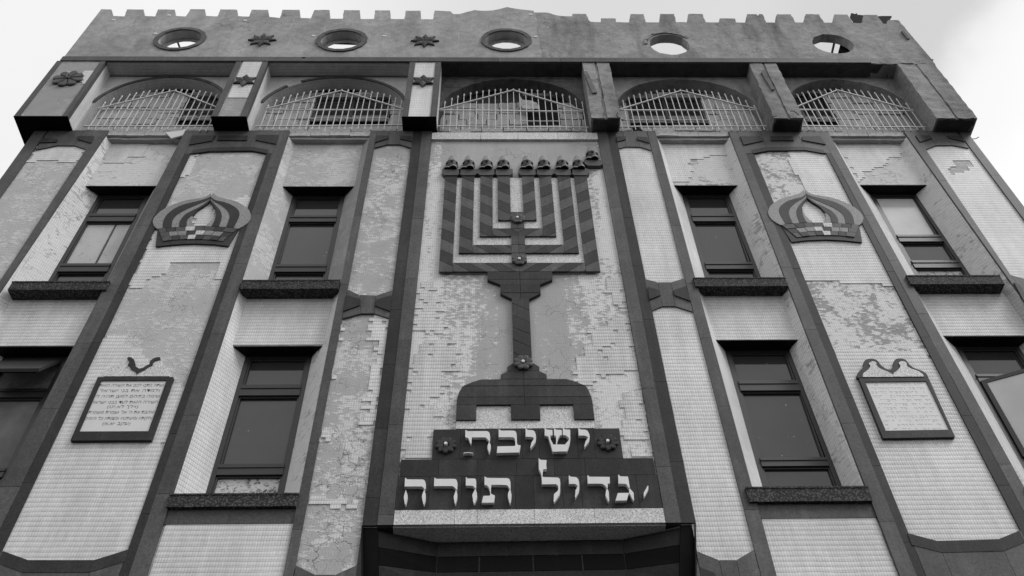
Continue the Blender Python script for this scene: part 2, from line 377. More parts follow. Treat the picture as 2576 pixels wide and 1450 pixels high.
def text_mesh(s_, size):
    c = bpy.data.curves.new('t', 'FONT'); c.body = s_; c.size = size; c.align_x = 'CENTER'; c.extrude = .001; c.offset = -.013
    o = bpy.data.objects.new('t', c); C.objects.link(o); dg = bpy.context.evaluated_depsgraph_get()
    me = bpy.data.meshes.new_from_object(o.evaluated_get(dg)); bpy.data.objects.remove(o); bpy.data.curves.remove(c); return me
def lerp(a, b, t): return a+(b-a)*t

# ------------------------------------------------------------------ ground
FR = .03                                 # granite frames stand this far proud of the wall
def ground(name, x0, x1, y0, y1, z, mat, h=.3):
    o = obj(name, MB().box(x0, x1, y0, y1, z-h, z), mat); o['kind'] = 'structure'; return o
ground('ground', -400, 400, -400, 400, GZ-.13, M_asph, .5)
ground('pavement', -60, 60, -3.2, .6, GZ, M_pave, .125)
ground('road', -60, 60, -12, -3.25, GZ-.125, M_asph, .02)

# ------------------------------------------------------------------ the building
BLD = thing('school_building', 'derelict tall facade with granite frames, peeling plaster, white mosaic and a crenellated parapet', 'building', (.24, 0, GZ))
def part(name, mb, mat, parent=None, **k): return obj(name, mb, mat, parent or BLD, **k)

p1 = dict(Lo=LN(('A1', 330, 1240), ('A2', 0, 395)), Ro=LN(('A1', 1005, 1260), ('A2', 0, 1440)), PL=LN(('A2', 330, 92), ('A2', 60, 470)), PR=LN(('A2', 818, 90), ('A2', 0, 1350)))
p2 = dict(Lo=LN(('A2', 1700, 0), ('A4', 0, 670)), Li=LN(('A2', 1737, 130), ('A4', 510, 0)), PL=LN(('A2', 1790, 130), ('A4', 30, 1215)), PR=LN(('A2', 2500, 128), ('A4', 1210, 1200)),
          Ri=LN(('B2', 220, 110), ('A4', 1290, 1230)), Ro=LN(('B1', 375, 1240), ('A4', 1380, 1450)))
n1 = dict(Lo=LN(('B1', 1130, 1240), ('B4', 315, 1450)), PL=LN(('B2', 1165, 70), ('B4', 430, 1350)), PR=LN(('B2', 1510, 72), ('B4', 1005, 1345)))
ca = LN(('B1', 1515, 1300), ('B4', 1050, 995)); cb = LN(('B1', 1605, 1310), ('B4', 1192, 995)); cc = LN(('B1', 1700, 1310), ('B4', 1340, 990))
da = LN(('C1', 1090, 1310), ('C4', 1825, 950)); db = LN(('C1', 1010, 1310), ('C4', 1688, 950)); dc = LN(('C1', 915, 1310), ('C4', 1545, 950))
n2 = dict(PL=LN(('C2', 1107, 80), ('C4', 1825, 950)), PR=LN(('C2', 1415, 95), ('C4', 2373, 1205)), Ro=LN(('C1', 1450, 1240), ('C4', 2573, 1440)))
p4 = dict(Lo=LN(('C2', 2160, 0), ('D4', 1400, 1450)), Li=LN(('C2', 2290, 130), ('D4', 970, 0)), PL=LN(('C2', 2365, 130), ('D4', 1480, 1050)), PR=LN(('D2', 712, 128), ('D4', 2525, 1025)),
          Ri=LN(('D2', 757, 128), ('D4', 2100, 0)), Ro=LN(('D1', 730, 1240), ('D4', 2215, 0)))
p5 = dict(Lo=LN(('D1', 1440, 1240), ('D2', 2385, 1265)), PL=LN(('D2', 1640, 92), ('D2', 2430, 1265)), PR=LN(('D2', 2055, 75), ('D2', 2573, 770)), Ro=LN(('D1', 2080, 1310), ('D2', 2573, 650)))
ZT = 12.56                               # top of the pier fronts
Z0 = zz('F', 1300, 285)                  # underside of the centre front
cheekL = LN(('F', 88, 300), ('F', 88, 653)); cheekR = LN(('F', 2540, 260), ('F', 2547, 653))

def pier(name, Lf, Rf, mat, z0=GZ, z1=ZT):
    mb = MB(); zs = [z0, z1]
    mb.poly([(Lf(z0), z0), (Rf(z0), z0), (Rf(z1), z1), (Lf(z1), z1)], 0, .32)
    return part(name, mb, mat)
P1 = pier('pier', p1['Lo'], p1['Ro'], M_pl_pale); P2 = pier('pier', p2['Lo'], p2['Ro'], M_pl_pale)
P4 = pier('pier', p4['Lo'], p4['Ro'], M_pl_white); P5 = pier('pier', p5['Lo'], p5['Ro'], M_pl_pale)
def npier(Lf, Rf, ck, left, mat):        # narrow piers beside the centre front; under it their inner edge follows the black cheek
    mb = MB(); zb = Z0-1.3
    if left: pts = [(Lf(GZ), GZ), (ck(zb), GZ), (ck(zb), zb), (ck(Z0), Z0), (Rf(ZT), ZT), (Lf(ZT), ZT)]
    else: pts = [(ck(zb), GZ), (Rf(GZ), GZ), (Rf(ZT), ZT), (Lf(ZT), ZT), (ck(Z0), Z0), (ck(zb), zb)]
    mb.poly(pts, 0, .32); return part('pier', mb, mat)
N1 = npier(n1['Lo'], ca, cheekL, True, M_pl_crack); N2 = npier(da, n2['Ro'], cheekR, False, M_pl_pale)
mb = MB(); mb.poly([(ca(Z0), Z0), (da(Z0), Z0), (da(ZT), ZT), (ca(ZT), ZT)], 0.0005, .32); CEN = part('centre_wall', mb, M_pl_ctr)
mb = MB(); mb.box(p1['Lo'](9)+.02, p5['Ro'](9)-.02, .34, 9, GZ, 14.40); part('rear_wall', mb, M_conc)

# granite frames of the piers
def header(mb, P, z1, yf=-FR, joints=2):  # P = arch points left to right (lower edge), filled up to z1
    n = len(P)
    for (xa, za), (xb, zb) in zip(P, P[1:]): mb.poly([(xa+.002, za), (xb-.002, zb), (xb-.002, z1), (xa+.002, z1)], yf, 0)
def footer(mb, P, z0, yf=-FR):
    for (xa, za), (xb, zb) in zip(P, P[1:]): mb.poly([(xa+.002, z0), (xb-.002, z0), (xb-.002, zb), (xa+.002, za)], yf, 0)
def ledge(mb, P, t, yf):                  # darker band following an arch line, on top of the frame
    for (xa, za), (xb, zb) in zip(P, P[1:]): mb.poly([(xa, za), (xb, zb), (xb, zb+t), (xa, za+t)], yf, -.001)
def frame_parts(root, mids, darks, hmid=None, hdark=None):
    for fl, fr, a, b in mids: g = MB(); strip(g, fl, fr, a, b, 1.25, -FR); obj('granite_upright', g, M_gmid, root)
    if hmid: hmid(lambda nm, fn, *q: (lambda g: (fn(g, *q), obj(nm, g, M_gmid, root)))(MB()))
    for fl, fr, a, b in darks: g = MB(); strip(g, fl, fr, a, b, 1.05, -FR+.002); obj('dark_granite_upright', g, M_gdark, root)
    if hdark: hdark(lambda nm, fn, *q: (lambda g: (fn(g, *q), obj(nm, g, M_gdark, root)))(MB()))
A2top = ats('A2', [(1790, 130), (1960, 105), (2360, 100), (2500, 128)], FR); A2bot = ats('A4', [(30, 1215), (265, 1300), (880, 1300), (1210, 1200)], FR)
D2top = ats('D2', [(35, 128), (180, 100), (530, 97), (712, 128)], FR); D2bot = ats('D4', [(1480, 1050), (1760, 1120), (2330, 1105), (2525, 1025)], FR)
def ins(c, pts): return ats(c, pts, FR)
INSET = {
 'p2': [ins('A1', [(1800, 1275), (2015, 1275), (1985, 1325), (1770, 1362)]), ins('A1', [(2040, 1275), (2320, 1278), (2312, 1320), (2030, 1320)]), ins('B1', [(60, 1270), (270, 1270), (245, 1355), (55, 1318)])],
 'p4': [ins('C1', [(2245, 1282), (2430, 1282), (2460, 1325), (2280, 1362)]), ins('D1', [(200, 1282), (405, 1282), (418, 1322), (205, 1322)]), ins('D1', [(495, 1285), (665, 1280), (715, 1358), (500, 1318)])],
 'n1': [ins('B1', [(1180, 1275), (1297, 1278), (1293, 1303), (1170, 1340)]), ins('B1', [(1410, 1278), (1510, 1280), (1512, 1330), (1403, 1305)]),
        ins('B3', [(905, 150), (1035, 190), (1025, 245), (875, 298)]), ins('B3', [(1325, 150), (1310, 298), (1170, 248), (1180, 195)])],
 'n2': [ins('C1', [(1090, 1285), (1175, 1283), (1178, 1310), (1097, 1333)]), ins('C1', [(1280, 1285), (1375, 1290), (1397, 1345), (1283, 1312)]),
        ins('C3', [(1382, 75), (1482, 100), (1500, 150), (1398, 190)]), ins('C3', [(1742, 65), (1783, 205), (1633, 150), (1620, 105)]),
        ins('C4', [(1870, 1375), (2010, 1430), (2010, 1520), (1880, 1520)])],
 'p1': [ins('A1', [(395, 1300), (545, 1310), (535, 1335), (370, 1342)]), ins('A1', [(730, 1280), (880, 1280), (855, 1345), (730, 1310)])],
 'p5': [ins('D1', [(1555, 1275), (1690, 1275), (1710, 1303), (1598, 1335)]), ins('D1', [(1850, 1275), (1985, 1280), (2020, 1332), (1870, 1300)]), [(x, z) for x, z in ins('D2', [(2475, 1342), (2535, 1366), (2600, 1500), (2600, 1575)])]]}
def insets(root, key):
    for P in INSET[key]:
        mb = MB().poly(P, -FR-.016, -FR+.0005); obj('granite_inset', mb, M_gdark, root)
f_ = {}
def hm(g): g('granite_head', header, [(p2['Li'](12.2), A2top[0][1])]+A2top[1:3]+[(p2['Ri'](12.2), A2top[3][1])], ZT); g('granite_foot', footer, [(p2['PL'](4.8), A2bot[0][1]), A2bot[1], A2bot[2], (p2['PR'](4.8), A2bot[3][1])], 4.0)
def hd(g): g('dark_arch_band', ledge, A2top, .10, -FR-.004); g('dark_arch_band', ledge, [(x, z-.13) for x, z in A2bot], .128, -FR-.004)
frame_parts(P2, [(p2['Lo'], p2['Li'], GZ, ZT), (p2['Ri'], p2['Ro'], GZ, ZT)], [(p2['Li'], p2['PL'], GZ, 12.1), (p2['PR'], p2['Ri'], GZ, 12.1)], hm, hd); insets(P2, 'p2')
def hm(g): g('granite_head', header, [(p4['Li'](12.2), D2top[0][1])]+D2top[1:3]+[(p4['Ri'](12.2), D2top[3][1])], ZT); g('granite_foot', footer, [(p4['PL'](4.9), D2bot[0][1]), D2bot[1], D2bot[2], (p4['PR'](4.9), D2bot[3][1])], 4.0)
def hd(g): g('dark_arch_band', ledge, D2top, .10, -FR-.004); g('dark_arch_band', ledge, [(x, z-.13) for x, z in D2bot], .128, -FR-.004)
frame_parts(P4, [(p4['Lo'], p4['Li'], GZ, ZT), (p4['Ri'], p4['Ro'], GZ, ZT)], [(p4['Li'], p4['PL'], GZ, 12.1), (p4['PR'], p4['Ri'], GZ, 12.1)], hm, hd); insets(P4, 'p4')
# narrow piers
U = dict(n1t=ats('B2', [(1165, 70), (1285, 40), (1400, 40), (1510, 72)], FR), n1b=ats('B2', [(915, 1400), (1020, 1450), (1180, 1456), (1335, 1405)], FR),
         n1lt=ats('B3', [(862, 360), (1040, 312), (1160, 312), (1302, 357)], FR), n1lb=ats('B4', [(430, 1350), (610, 1437), (800, 1437), (1005, 1345)], FR),
         n2t=ats('C2', [(1107, 80), (1180, 62), (1310, 64), (1417, 97)], FR), n2b=ats('C2', [(1350, 1300), (1475, 1332), (1600, 1332), (1722, 1295)], FR),
         n2lt=ats('C3', [(1420, 285), (1520, 245), (1640, 245), (1805, 297)], FR), n2lb=ats('C4', [(1835, 1215), (2050, 1300), (2210, 1300), (2373, 1205)], FR),
         p1t=ats('A2', [(330, 92), (540, 50), (700, 52), (818, 90)], FR), p5t=ats('D2', [(1640, 92), (1750, 50), (1900, 48), (2055, 75)], FR), p5b=ats('D2', [(2430, 1265), (2573, 1290), (2700, 1290), (2800, 1262)], FR))
z5 = zz('D2', 2430, 1265, FR); a5, b5 = p5['PL'](z5), p5['PR'](z5); U['p5b'] = [(a5, z5), (a5+.17, z5-.085), (b5-.17, z5-.085), (b5, z5)]
def fill(g, top, bot):                   # solid granite between the foot of one panel and the head of the next
    for i in range(3):
        a, b = bot[i], bot[i+1]; c, d = top[i], top[i+1]
        g.poly([(c[0]+.002, c[1]), (d[0]-.002, d[1]), (b[0]-.002, b[1]), (a[0]+.002, a[1])], -FR, 0)
def hm(g): g('granite_head', header, U['n1t'], ZT); g('granite_crosspiece', fill, U['n1lt'], U['n1b']); g('granite_foot', footer, U['n1lb'], 3.5)
frame_parts(N1, [(n1['Lo'], n1['PL'], GZ, ZT)], [(n1['PR'], cb, Z0, ZT), (n1['PR'], cheekL, Z0-1.3, Z0)], hm); insets(N1, 'n1')
def hm(g): g('granite_head', header, U['n2t'], ZT); g('granite_crosspiece', fill, U['n2lt'], U['n2b']); g('granite_foot', footer, U['n2lb'], 3.5)
frame_parts(N2, [(n2['PR'], n2['Ro'], GZ, ZT)], [(db, n2['PL'], Z0, ZT)], hm); insets(N2, 'n2')
mir = lambda P, s_: [(s_-x, z) for x, z in P]
def hm(g): g('granite_head', header, U['p1t'], ZT); g('granite_crosspiece', fill, mir([(x, z-.62) for x, z in U['p5b']][::-1], .47), mir(U['p5b'][::-1], .47)); g('granite_foot', footer, mir([(x, z-.62) for x, z in U['p5b']][::-1], .47), 8.2) if 0 else None
frame_parts(P1, [(p1['Lo'], p1['PL'], GZ, ZT), (p1['PR'], p1['Ro'], GZ, ZT)], [], hm); insets(P1, 'p1')
def hm(g): g('granite_head', header, U['p5t'], ZT); g('granite_crosspiece', fill, [(x, z) for x, z in [(a5, z5-.62), (a5+.17, z5-.53), (b5-.17, z5-.53), (b5, z5-.62)]], U['p5b'])
frame_parts(P5, [(p5['Lo'], p5['PL'], GZ, ZT), (p5['PR'], p5['Ro'], GZ, ZT)], [], hm); insets(P5, 'p5')
# centre frame, its top band of pale granite
g = MB(); strip(g, cb, cc, Z0, ZT, 1.2, -FR-.004); obj('granite_upright', g, M_gmid, CEN); g = MB(); strip(g, dc, db, Z0, ZT, 1.2, -FR-.004); obj('granite_upright', g, M_gmid, CEN)
g = MB(); zb0, zb1 = zz('C1', 300, 1308, FR), zz('C1', 300, 1248, FR); x = cc(12.4)
xs = [cc(12.4), at('C1', -180, 1270, FR)[0], at('C1', 168, 1270, FR)[0], at('C1', 540, 1270, FR)[0], dc(12.4)]
for a, b in zip(xs, xs[1:]): g.box(a+.003, b-.003, -FR-.01, 0, zb0, zb1)
obj('pale_granite_band', g, M_light, CEN)

# tile sheets on the piers (outline follows the tile grid)
def T(root, polys, mat=M_tile, y=0., holes=(), loss=0., jit=.03):
    taken = set() if root is not BLD else None
    for P in polys:
        mb = MB(); patch(mb, P, y, holes=holes, loss=loss, jit=jit, taken=taken)
        if len(mb.bm.verts): obj('mosaic_tiles', mb, mat, root)
big = lambda Lf, Rf, z0, z1: [(Lf(z0)-.03, z0), (Rf(z0)+.03, z0), (Rf(z1)+.03, z1), (Lf(z1)-.03, z1)]
T(P1, [ats('A2', [(250, 215), (350, 215), (360, 200), (735, 203), (860, 0), (400, 0)])], jit=.01)
zc = zz('A2', 1900, 850)
T(P2, [ats('A2', [(1640, 358), (1740, 358), (1785, 285), (1860, 110), (1740, 110)]),
       ats('A2', [(1180, 1420), (1200, 1410), (1320, 1385), (1400, 1310), (1445, 1285), (1530, 1285), (1585, 1138), (2050, 1138), (2020, 1300), (2140, 1308), (2400, 700), (2330, 520), (2200, 560), (2260, 860), (1420, 870)]),
       ats('A3', [(1000, 500), (1150, 500), (1160, 600), (1250, 625), (1330, 650), (1330, 700), (1420, 800), (1580, 950), (1740, 1000), (1600, 1500), (300, 1700), (880, 720)]),
       ats('A4', [(200, 300), (1480, 300), (1660, -80), (1500, -60), (1480, 100), (700, 100), (420, 60)]),
       ats('A4', [(-60, 1330), (1200, 1330), (1560, 230), (350, 230)]),
       ats('A2', [(1800, 800), (1850, 600), (1960, 560), (2010, 650), (2020, 740), (1950, 830)])], jit=.02)
T(N1, [ats('B3', [(1130, 350), (1310, 300), (1330, 360), (1280, 640), (1190, 640), (1210, 555), (1118, 553)]), ats('B3', [(1190, 640), (1290, 640), (1190, 1370), (1060, 1370), (1090, 1050), (1135, 970)]),
       ats('B3', [(850, 360), (900, 360), (860, 560), (820, 560)]), ats('B3', [(780, 790), (820, 790), (800, 940), (750, 940)]), ats('B4', [(650, 90), (730, 90), (770, 100), (770, 190), (720, 170), (650, 165)]),
       ats('B4', [(570, 690), (1000, 720), (960, 830), (540, 800)])], loss=.06, jit=.05)
T(N2, [big(n2['PL'], n2['PR'], 3.5, 12.3)], jit=.0)
T(CEN, [ats('B3', [(1590, 10), (1700, 10), (1710, 180), (1780, 300), (1785, 420), (1830, 430), (1830, 495), (1660, 495), (1660, 470), (1550, 470), (1560, 330), (1590, 230)]),
        ats('B3', [(1590, 590), (1890, 590), (1910, 660), (1910, 780), (1975, 815), (1975, 848), (1820, 860), (1830, 990), (1790, 1090), (1720, 1110), (1730, 1200), (1760, 1290), (1810, 1300), (1820, 1480), (1440, 1480), (1460, 1190), (1490, 900), (1530, 740)]),
        ats('B4', [(1440, 30), (1800, 20), (1800, 75), (1720, 90), (1710, 365), (1410, 365)]),
        ats('C3', [(985, 0), (1135, 0), (1150, 130), (1185, 190), (1185, 240), (1165, 280), (1105, 275), (1080, 200), (1010, 150)]),
        ats('C3', [(1015, 360), (1200, 360), (1230, 590), (1290, 830), (1205, 860), (1070, 890), (900, 930), (900, 965), (855, 1000), (800, 990), (700, 930), (680, 880), (715, 740), (820, 690), (815, 640), (840, 600), (830, 520), (860, 420), (1015, 420)]),
        ats('C3', [(1240, 1030), (1340, 1030), (1400, 1480), (1150, 1480), (1150, 1065), (1240, 1065)]), ats('C4', [(1165, 0), (1390, 0), (1400, 110), (1230, 150), (1200, 100), (1165, 60)]), ats('C4', [(1230, 270), (1430, 270), (1435, 330), (1230, 330)])],
  M_tile_bold, loss=.05, jit=.06)
T(P4, [ats('D2', [(340, 90), (720, 90), (1000, 620), (1100, 760), (1400, 1400), (1330, 1360), (1240, 1355), (1220, 1335), (665, 1330), (655, 1310), (480, 1310), (300, 860), (540, 500), (470, 330), (430, 330)]),
       ats('D3', [(770, 640), (1000, 650), (1100, 600), (1100, 680), (1650, 660), (2573, 1900), (3300, 3400), (1700, 3400), (900, 1200)])], jit=.02)
T(P4, [] and [ats('D2', [(50, 130), (330, 100), (400, 280), (500, 450), (260, 640), (120, 330)]), ats('D3', [(640, 220), (1450, 300), (1650, 640), (800, 620)])], M_tile_dull, loss=.55, jit=.08)
T(P5, [big(p5['PL'], p5['PR'], 2.5, 12.3)], loss=.0, holes=[ats('D2', [(1900, 200), (2060, 190), (2100, 250), (1960, 270)]), ats('D2', [(1850, 270), (2020, 240), (2080, 280), (1890, 330)])])

# ---- window bays
WY = .285; RY = .12
W1 = (LN(('A2', 930, 500), ('A2', 455, 1310), -WY), LN(('A2', 1400, 530), ('A2', 1003, 1315), -WY)); W2 = (LN(('B2', 400, 520), ('B2', 170, 1305), -WY), LN(('B2', 890, 525), ('B2', 730, 1305), -WY))
W3 = (LN(('C2', 1705, 530), ('C2', 1912, 1280), -WY), LN(('C2', 2145, 520), ('C2', 2440, 1280), -WY)); W4 = (LN(('D2', 1145, 545), ('D2', 1550, 1265), -WY), LN(('D2', 1555, 500), ('D2', 2065, 1255), -WY))
BAY = [dict(L=p1['Ro'], R=p2['Lo'], W=W1, ml=M_pl_peel, mr=M_pl_grey, mlo=M_tile, mro=M_tile, mu=M_pl_peel, lint=('A2', 1100, 429), slo=('A2', 500, 1403), shi=('A2', 500, 1325), lint2=('A3', 400, 622), s2=None),
       dict(L=p2['Ro'], R=n1['Lo'], W=W2, ml=M_pl_pale, mr=M_pl_grey, mlo=M_tile, mro=M_pl_peel, mu=M_pl_pale, lint=('B2', 650, 434), slo=('B2', 400, 1393), shi=('B2', 400, 1312), lint2=('B3', 300, 618), s2=(('B4', 200, 797), ('B4', 200, 675))),
       dict(L=n2['Ro'], R=p4['Lo'], W=W3, ml=M_tile, mr=M_pl_peel, mlo=M_tile, mro=M_pl_peel, mu=M_pl_mix, lint=('C2', 1900, 424), slo=('C2', 2200, 1369), shi=('C2', 2200, 1290), lint2=('C3', 2300, 563), s2=(('D4', 600, 750), ('D4', 600, 613))),
       dict(L=p4['Ro'], R=p5['Lo'], W=W4, ml=M_tile, mr=M_pl_peel, mlo=M_tile, mro=M_tile_dull, mu=M_pl_peel, lint=('D2', 1350, 420), slo=('D2', 1900, 1350), shi=('D2', 1900, 1268), lint2=('D3', 2150, 527), s2=None)]
for i, b in enumerate(BAY):
    zl = zz(*b['lint'], -RY); zs0 = zz(*b['slo'], .055); zs1 = zz(*b['shi'], .055); zl2 = zz(*b['lint2'], -RY)
    t0, t1 = (zz(*b['s2'][0], .055), zz(*b['s2'][1], .055)) if b['s2'] else (5.45, 5.60)
    b.update(zl=zl, zs0=zs0, zs1=zs1, zl2=zl2, t0=t0, t1=t1)
    L, Rr, (wl, wr) = b['L'], b['R'], b['W']
    f = RY/WY; rl = lambda z: lerp(L(z), wl(z), f); rr = lambda z: lerp(Rr(z), wr(z), f)
    # walls of the bay: above the upper window, between the windows, below the lower one
    mb = MB(); mb.poly([(rl(zl)-.05, zl), (rr(zl)+.05, zl), (rr(12.42)+.05, 12.42), (rl(12.42)-.05, 12.42)], RY, .33); up = part('upper_wall_panel', mb, b['mu'])
    mb = MB(); mb.poly([(rl(zl2)-.05, zl2), (rr(zl2)+.05, zl2), (rr(zs0)+.05, zs0+.02), (rl(zs0)-.05, zs0+.02)], RY, .33); sp_ = part('spandrel_panel', mb, M_pl_pale)
    T(sp_, [[(rl(8)-.1, zl2), (rr(8)+.1, zl2), (rr(8)+.1, zs0+.03), (rl(8)-.1, zs0+.03)]], y=RY, jit=0)
    mb = MB(); mb.poly([(rl(zl)-.05, zl-.012), (rr(zl)+.05, zl-.012), (rr(zl)+.05, zl), (rl(zl)-.05, zl)], RY+.004, .33); part('lintel_soffit', mb, M_gblack); mb = MB(); mb.poly([(rl(zl2)-.05, zl2-.012), (rr(zl2)+.05, zl2-.012), (rr(zl2)+.05, zl2), (rl(zl2)-.05, zl2)], RY+.004, .33); part('lintel_soffit', mb, M_gblack)
    mb = MB(); zt = t0-.17; mb.poly([(L(GZ)+.001, GZ), (Rr(GZ)-.001, GZ), (Rr(t0)-.001, t0+.01), (L(t0)+.001, t0+.01)], .004, .33); lo = part('lower_wall_panel', mb, M_pl_pale)
    T(lo, [[(L(5), 3.4), (Rr(5), 3.4), (Rr(5), zt+.03), (L(5), zt+.03)]], y=.003, jit=0)
    mb = MB(); strip(mb, lambda z: L(z)+.002, lambda z: Rr(z)-.002, zt, t0, .4, -.012, .004); obj('granite_band', mb, M_gmid, lo)
    # splayed jambs
    for side, a, c_, mu_, ml_ in (('l', L, wl, b['ml'], b['mlo']), ('r', Rr, wr, b['mr'], b['mro'])):
        for (z_a, z_b, mt) in ((zs0, 12.42, mu_), (t0, zs0, ml_)):
            mb = MB(); q = [(a(z_a), 0, z_a), (c_(z_a), WY, z_a), (c_(z_b), WY, z_b), (a(z_b), 0, z_b)]
            e = .09 if side == 'l' else -.09
            mb.loft([[q[0], q[1], (q[1][0]-e, WY+.03, z_a), (q[0][0]-e*.3, .06, z_a)], [q[3], q[2], (q[2][0]-e, WY+.03, z_b), (q[3][0]-e*.3, .06, z_b)]])
            part('splayed_jamb', mb, mt)
    mb = MB(); xs = [L(12.5)]
    while xs[-1] < Rr(12.5)-.3: xs.append(xs[-1]+random.uniform(.26, .36))
    xs[-1] = Rr(12.5)
    for a, c_ in zip(xs, xs[1:]): mb.box(a+.004, c_-.004, random.uniform(-.008, .004), .33, 12.455+random.uniform(0, .008), 12.575)
    mb.rough(.004, .07); part('stone_ledge', mb, M_stone)
    mb = MB(); mb.box(L(12.5), Rr(12.5), .035, .33, 12.395, 12.452); mb.rough(.006, .08); part('ledge_underside', mb, M_pl_grey)
T(BLD, [ats('A2', [(985, 220), (1160, 218), (1185, 165), (1340, 165), (1370, 80), (1420, 0), (1060, -60), (930, 100)], -RY)], y=RY, jit=.03)
T(BLD, [ats('C2', [(1450, -60), (2100, -60), (2140, 140), (1915, 160), (1910, 175), (1780, 178), (1790, 330), (1780, 385), (1625, 388), (1600, 420), (1580, 420)], -RY)], y=RY)
T(BLD, [ats('D2', [(760, -60), (1360, -60), (1440, 155), (1300, 175), (1270, 250), (1170, 255), (1150, 300), (1070, 305), (1040, 420)], -RY)], y=RY)
for o in [o for o in BLD.children if o.name.startswith('mosaic_tiles')]: o.name = 'upper_wall_tiles'

# ---- windows
def window(wl, wr, zbot, ztop, trans, glass, parent=BLD, sill=None, y=WY, fw_=.055):
    mb = MB(); zs = [zbot]+[v for t in trans for v in t]+[ztop]
    mb.poly([(wl(zbot), zbot), (wl(zbot)+fw_, zbot), (wl(ztop)+fw_, ztop), (wl(ztop), ztop)], y, y+.06)
    mb.poly([(wr(zbot)-fw_, zbot), (wr(zbot), zbot), (wr(ztop), ztop), (wr(ztop)-fw_, ztop)], y, y+.06)
    mb.box(wl(ztop)+fw_, wr(ztop)-fw_, y, y+.06, ztop-.05, ztop)
    for a, b_ in trans:
        mb.box(wl(a)+fw_, wr(a)-fw_, y-.012, y+.06, a, b_); mb.box(wl(a)+fw_, wr(a)-fw_, y-.022, y-.0121, a+(b_-a)*.62, a+(b_-a)*.78)
    f = part('window', mb, M_frame, parent)
    for k, gm in enumerate(glass):
        if gm is None: continue
        a, b_ = zs[2*k], zs[2*k+1]-(.05 if 2*k+1 == len(zs)-1 else 0)
        bead = MB(); i_ = .022
        xl, xr = wl((a+b_)/2)+fw_, wr((a+b_)/2)-fw_
        for q in ([(xl, a), (xr, a), (xr, a+i_), (xl, a+i_)], [(xl, b_-i_), (xr, b_-i_), (xr, b_), (xl, b_)], [(xl, a+i_), (xl+i_, a+i_), (xl+i_, b_-i_), (xl, b_-i_)], [(xr-i_, a+i_), (xr, a+i_), (xr, b_-i_), (xr-i_, b_-i_)]): bead.poly(q, y+.015, y+.06)
        obj('sash', bead, M_frame, f)
        obj('pane', MB().box(xl+i_, xr-i_, y+.04, y+.05, a+i_, b_-i_), gm, f)
    if sill:
        x0, x1, z0, z1 = sill; mb = MB(); bm = mb.bm
        mb.box(x0, x1, -.058, .30, z0, z1-.02); mb.box(x0-.003, x1+.003, -.064, .30, z1-.02, z1)
        obj('window_sill', mb, M_sill, f)
    return f
y_ = -WY
def tz(c, x, pts): return [(zz(c, x, b_, y_), zz(c, x, a, y_)) for a, b_ in pts][::-1]
B = BAY
window(*W1, B[0]['zs1']-.05, B[0]['zl'], tz('A2', 1000, [(695, 765), (1160, 1235)]), [M_glass2, M_board, M_glass], sill=(*[at('A2', 72, 1403, .055)[0], at('A2', 990, 1403, .055)[0]], B[0]['zs0'], B[0]['zs1']))
window(*W2, B[1]['zs1']-.05, B[1]['zl'], tz('B2', 550, [(712, 770), (1170, 1238)]), [M_glass, M_glass, M_glass], sill=(at('A2', 2240, 1400, .055)[0], at('B2', 827, 1390, .055)[0], B[1]['zs0'], B[1]['zs1']))
window(*W3, B[2]['zs1']-.05, B[2]['zl'], tz('C2', 2050, [(697, 765), (1148, 1212)]), [M_glass, mat_glass('spotted_glass', .045, .3), M_glass], sill=(at('C2', 1828, 1369, .055)[0], at('D2', 367, 1365, .055)[0], B[2]['zs0'], B[2]['zs1']))
window(*W4, B[3]['zs1']-.05, B[3]['zl'], tz('D2', 1500, [(892, 955), (1132, 1200)]), [M_whitep, M_glass, M_glass_skypaint], sill=(at('D2', 1515, 1355, .055)[0], at('D2', 2392, 1345, .055)[0], B[3]['zs0'], B[3]['zs1']))
obj('board_joint', MB().poly([(W1[1](9.6)-.30, 9.63), (W1[1](9.6)-.28, 9.63), (W1[1](9.6)-.28, 10.56), (W1[1](9.6)-.30, 10.56)], WY+.03, WY+.0395), M_frame, [o for o in BLD.children if o.name.startswith('window')][0])
lw = window(*W1, 5.5, B[0]['zl2'], [(zz('G', 300, 1450, y_)-.2, zz('G', 300, 1450, y_)-.08), tz('G', 300, [(600, 700)])[0]], [M_glass, M_curt, None], sill=(B[0]['L'](5.5), B[0]['R'](5.5), 5.45, 5.62))
mb = MB()                                 # curtain folds behind the open top sash
xa, xb = W1[0](7.4)+.05, W1[1](7.4)-.05; za, zb = zz('G', 300, 600, y_), B[0]['zl2']-.03; pr = []
for k in range(41):
    x = lerp(xa, xb, k/40); yy = WY+.09+.022*math.sin(k*1.15)+.01*math.sin(k*.47); pr.append((x, yy))
for a, c_ in zip(pr, pr[1:]): mb.quad((a[0], a[1], za), (c_[0], c_[1], za), (c_[0], c_[1], zb), (a[0], a[1], zb))
obj('curtain', mb, M_curt, lw)
mb = MB(); hz = B[0]['zl2']-.05; oz = zz('G', 300, 345, .06)   # top hung sash swung out
a0, a1 = Vector((xa, WY-.01, hz)), Vector((xb, WY-.01, hz)); b0, b1 = Vector((xa, -.04, oz)), Vector((xb, -.04, oz)); dn = Vector((0, .02, -.035))
mb.loft([[a0, a1, b1, b0], [a0+dn, a1+dn, b1+dn, b0+dn]]); obj('open_sash', mb, M_frame, lw)
mb = MB(); s1 = lambda p: p+Vector((0, .001, -.002))+dn; k_ = .04
mb.loft([[s1(a0)+Vector((k_, -.02, -.01)), s1(a1)+Vector((-k_, -.02, -.01)), s1(b1)+Vector((-k_, .02, .01)), s1(b0)+Vector((k_, .02, .01))], [s1(a0)+Vector((k_, -.02, -.014)), s1(a1)+Vector((-k_, -.02, -.014)), s1(b1)+Vector((-k_, .02, .006)), s1(b0)+Vector((k_, .02, .006))]])
obj('pane', mb, M_glass2, lw)
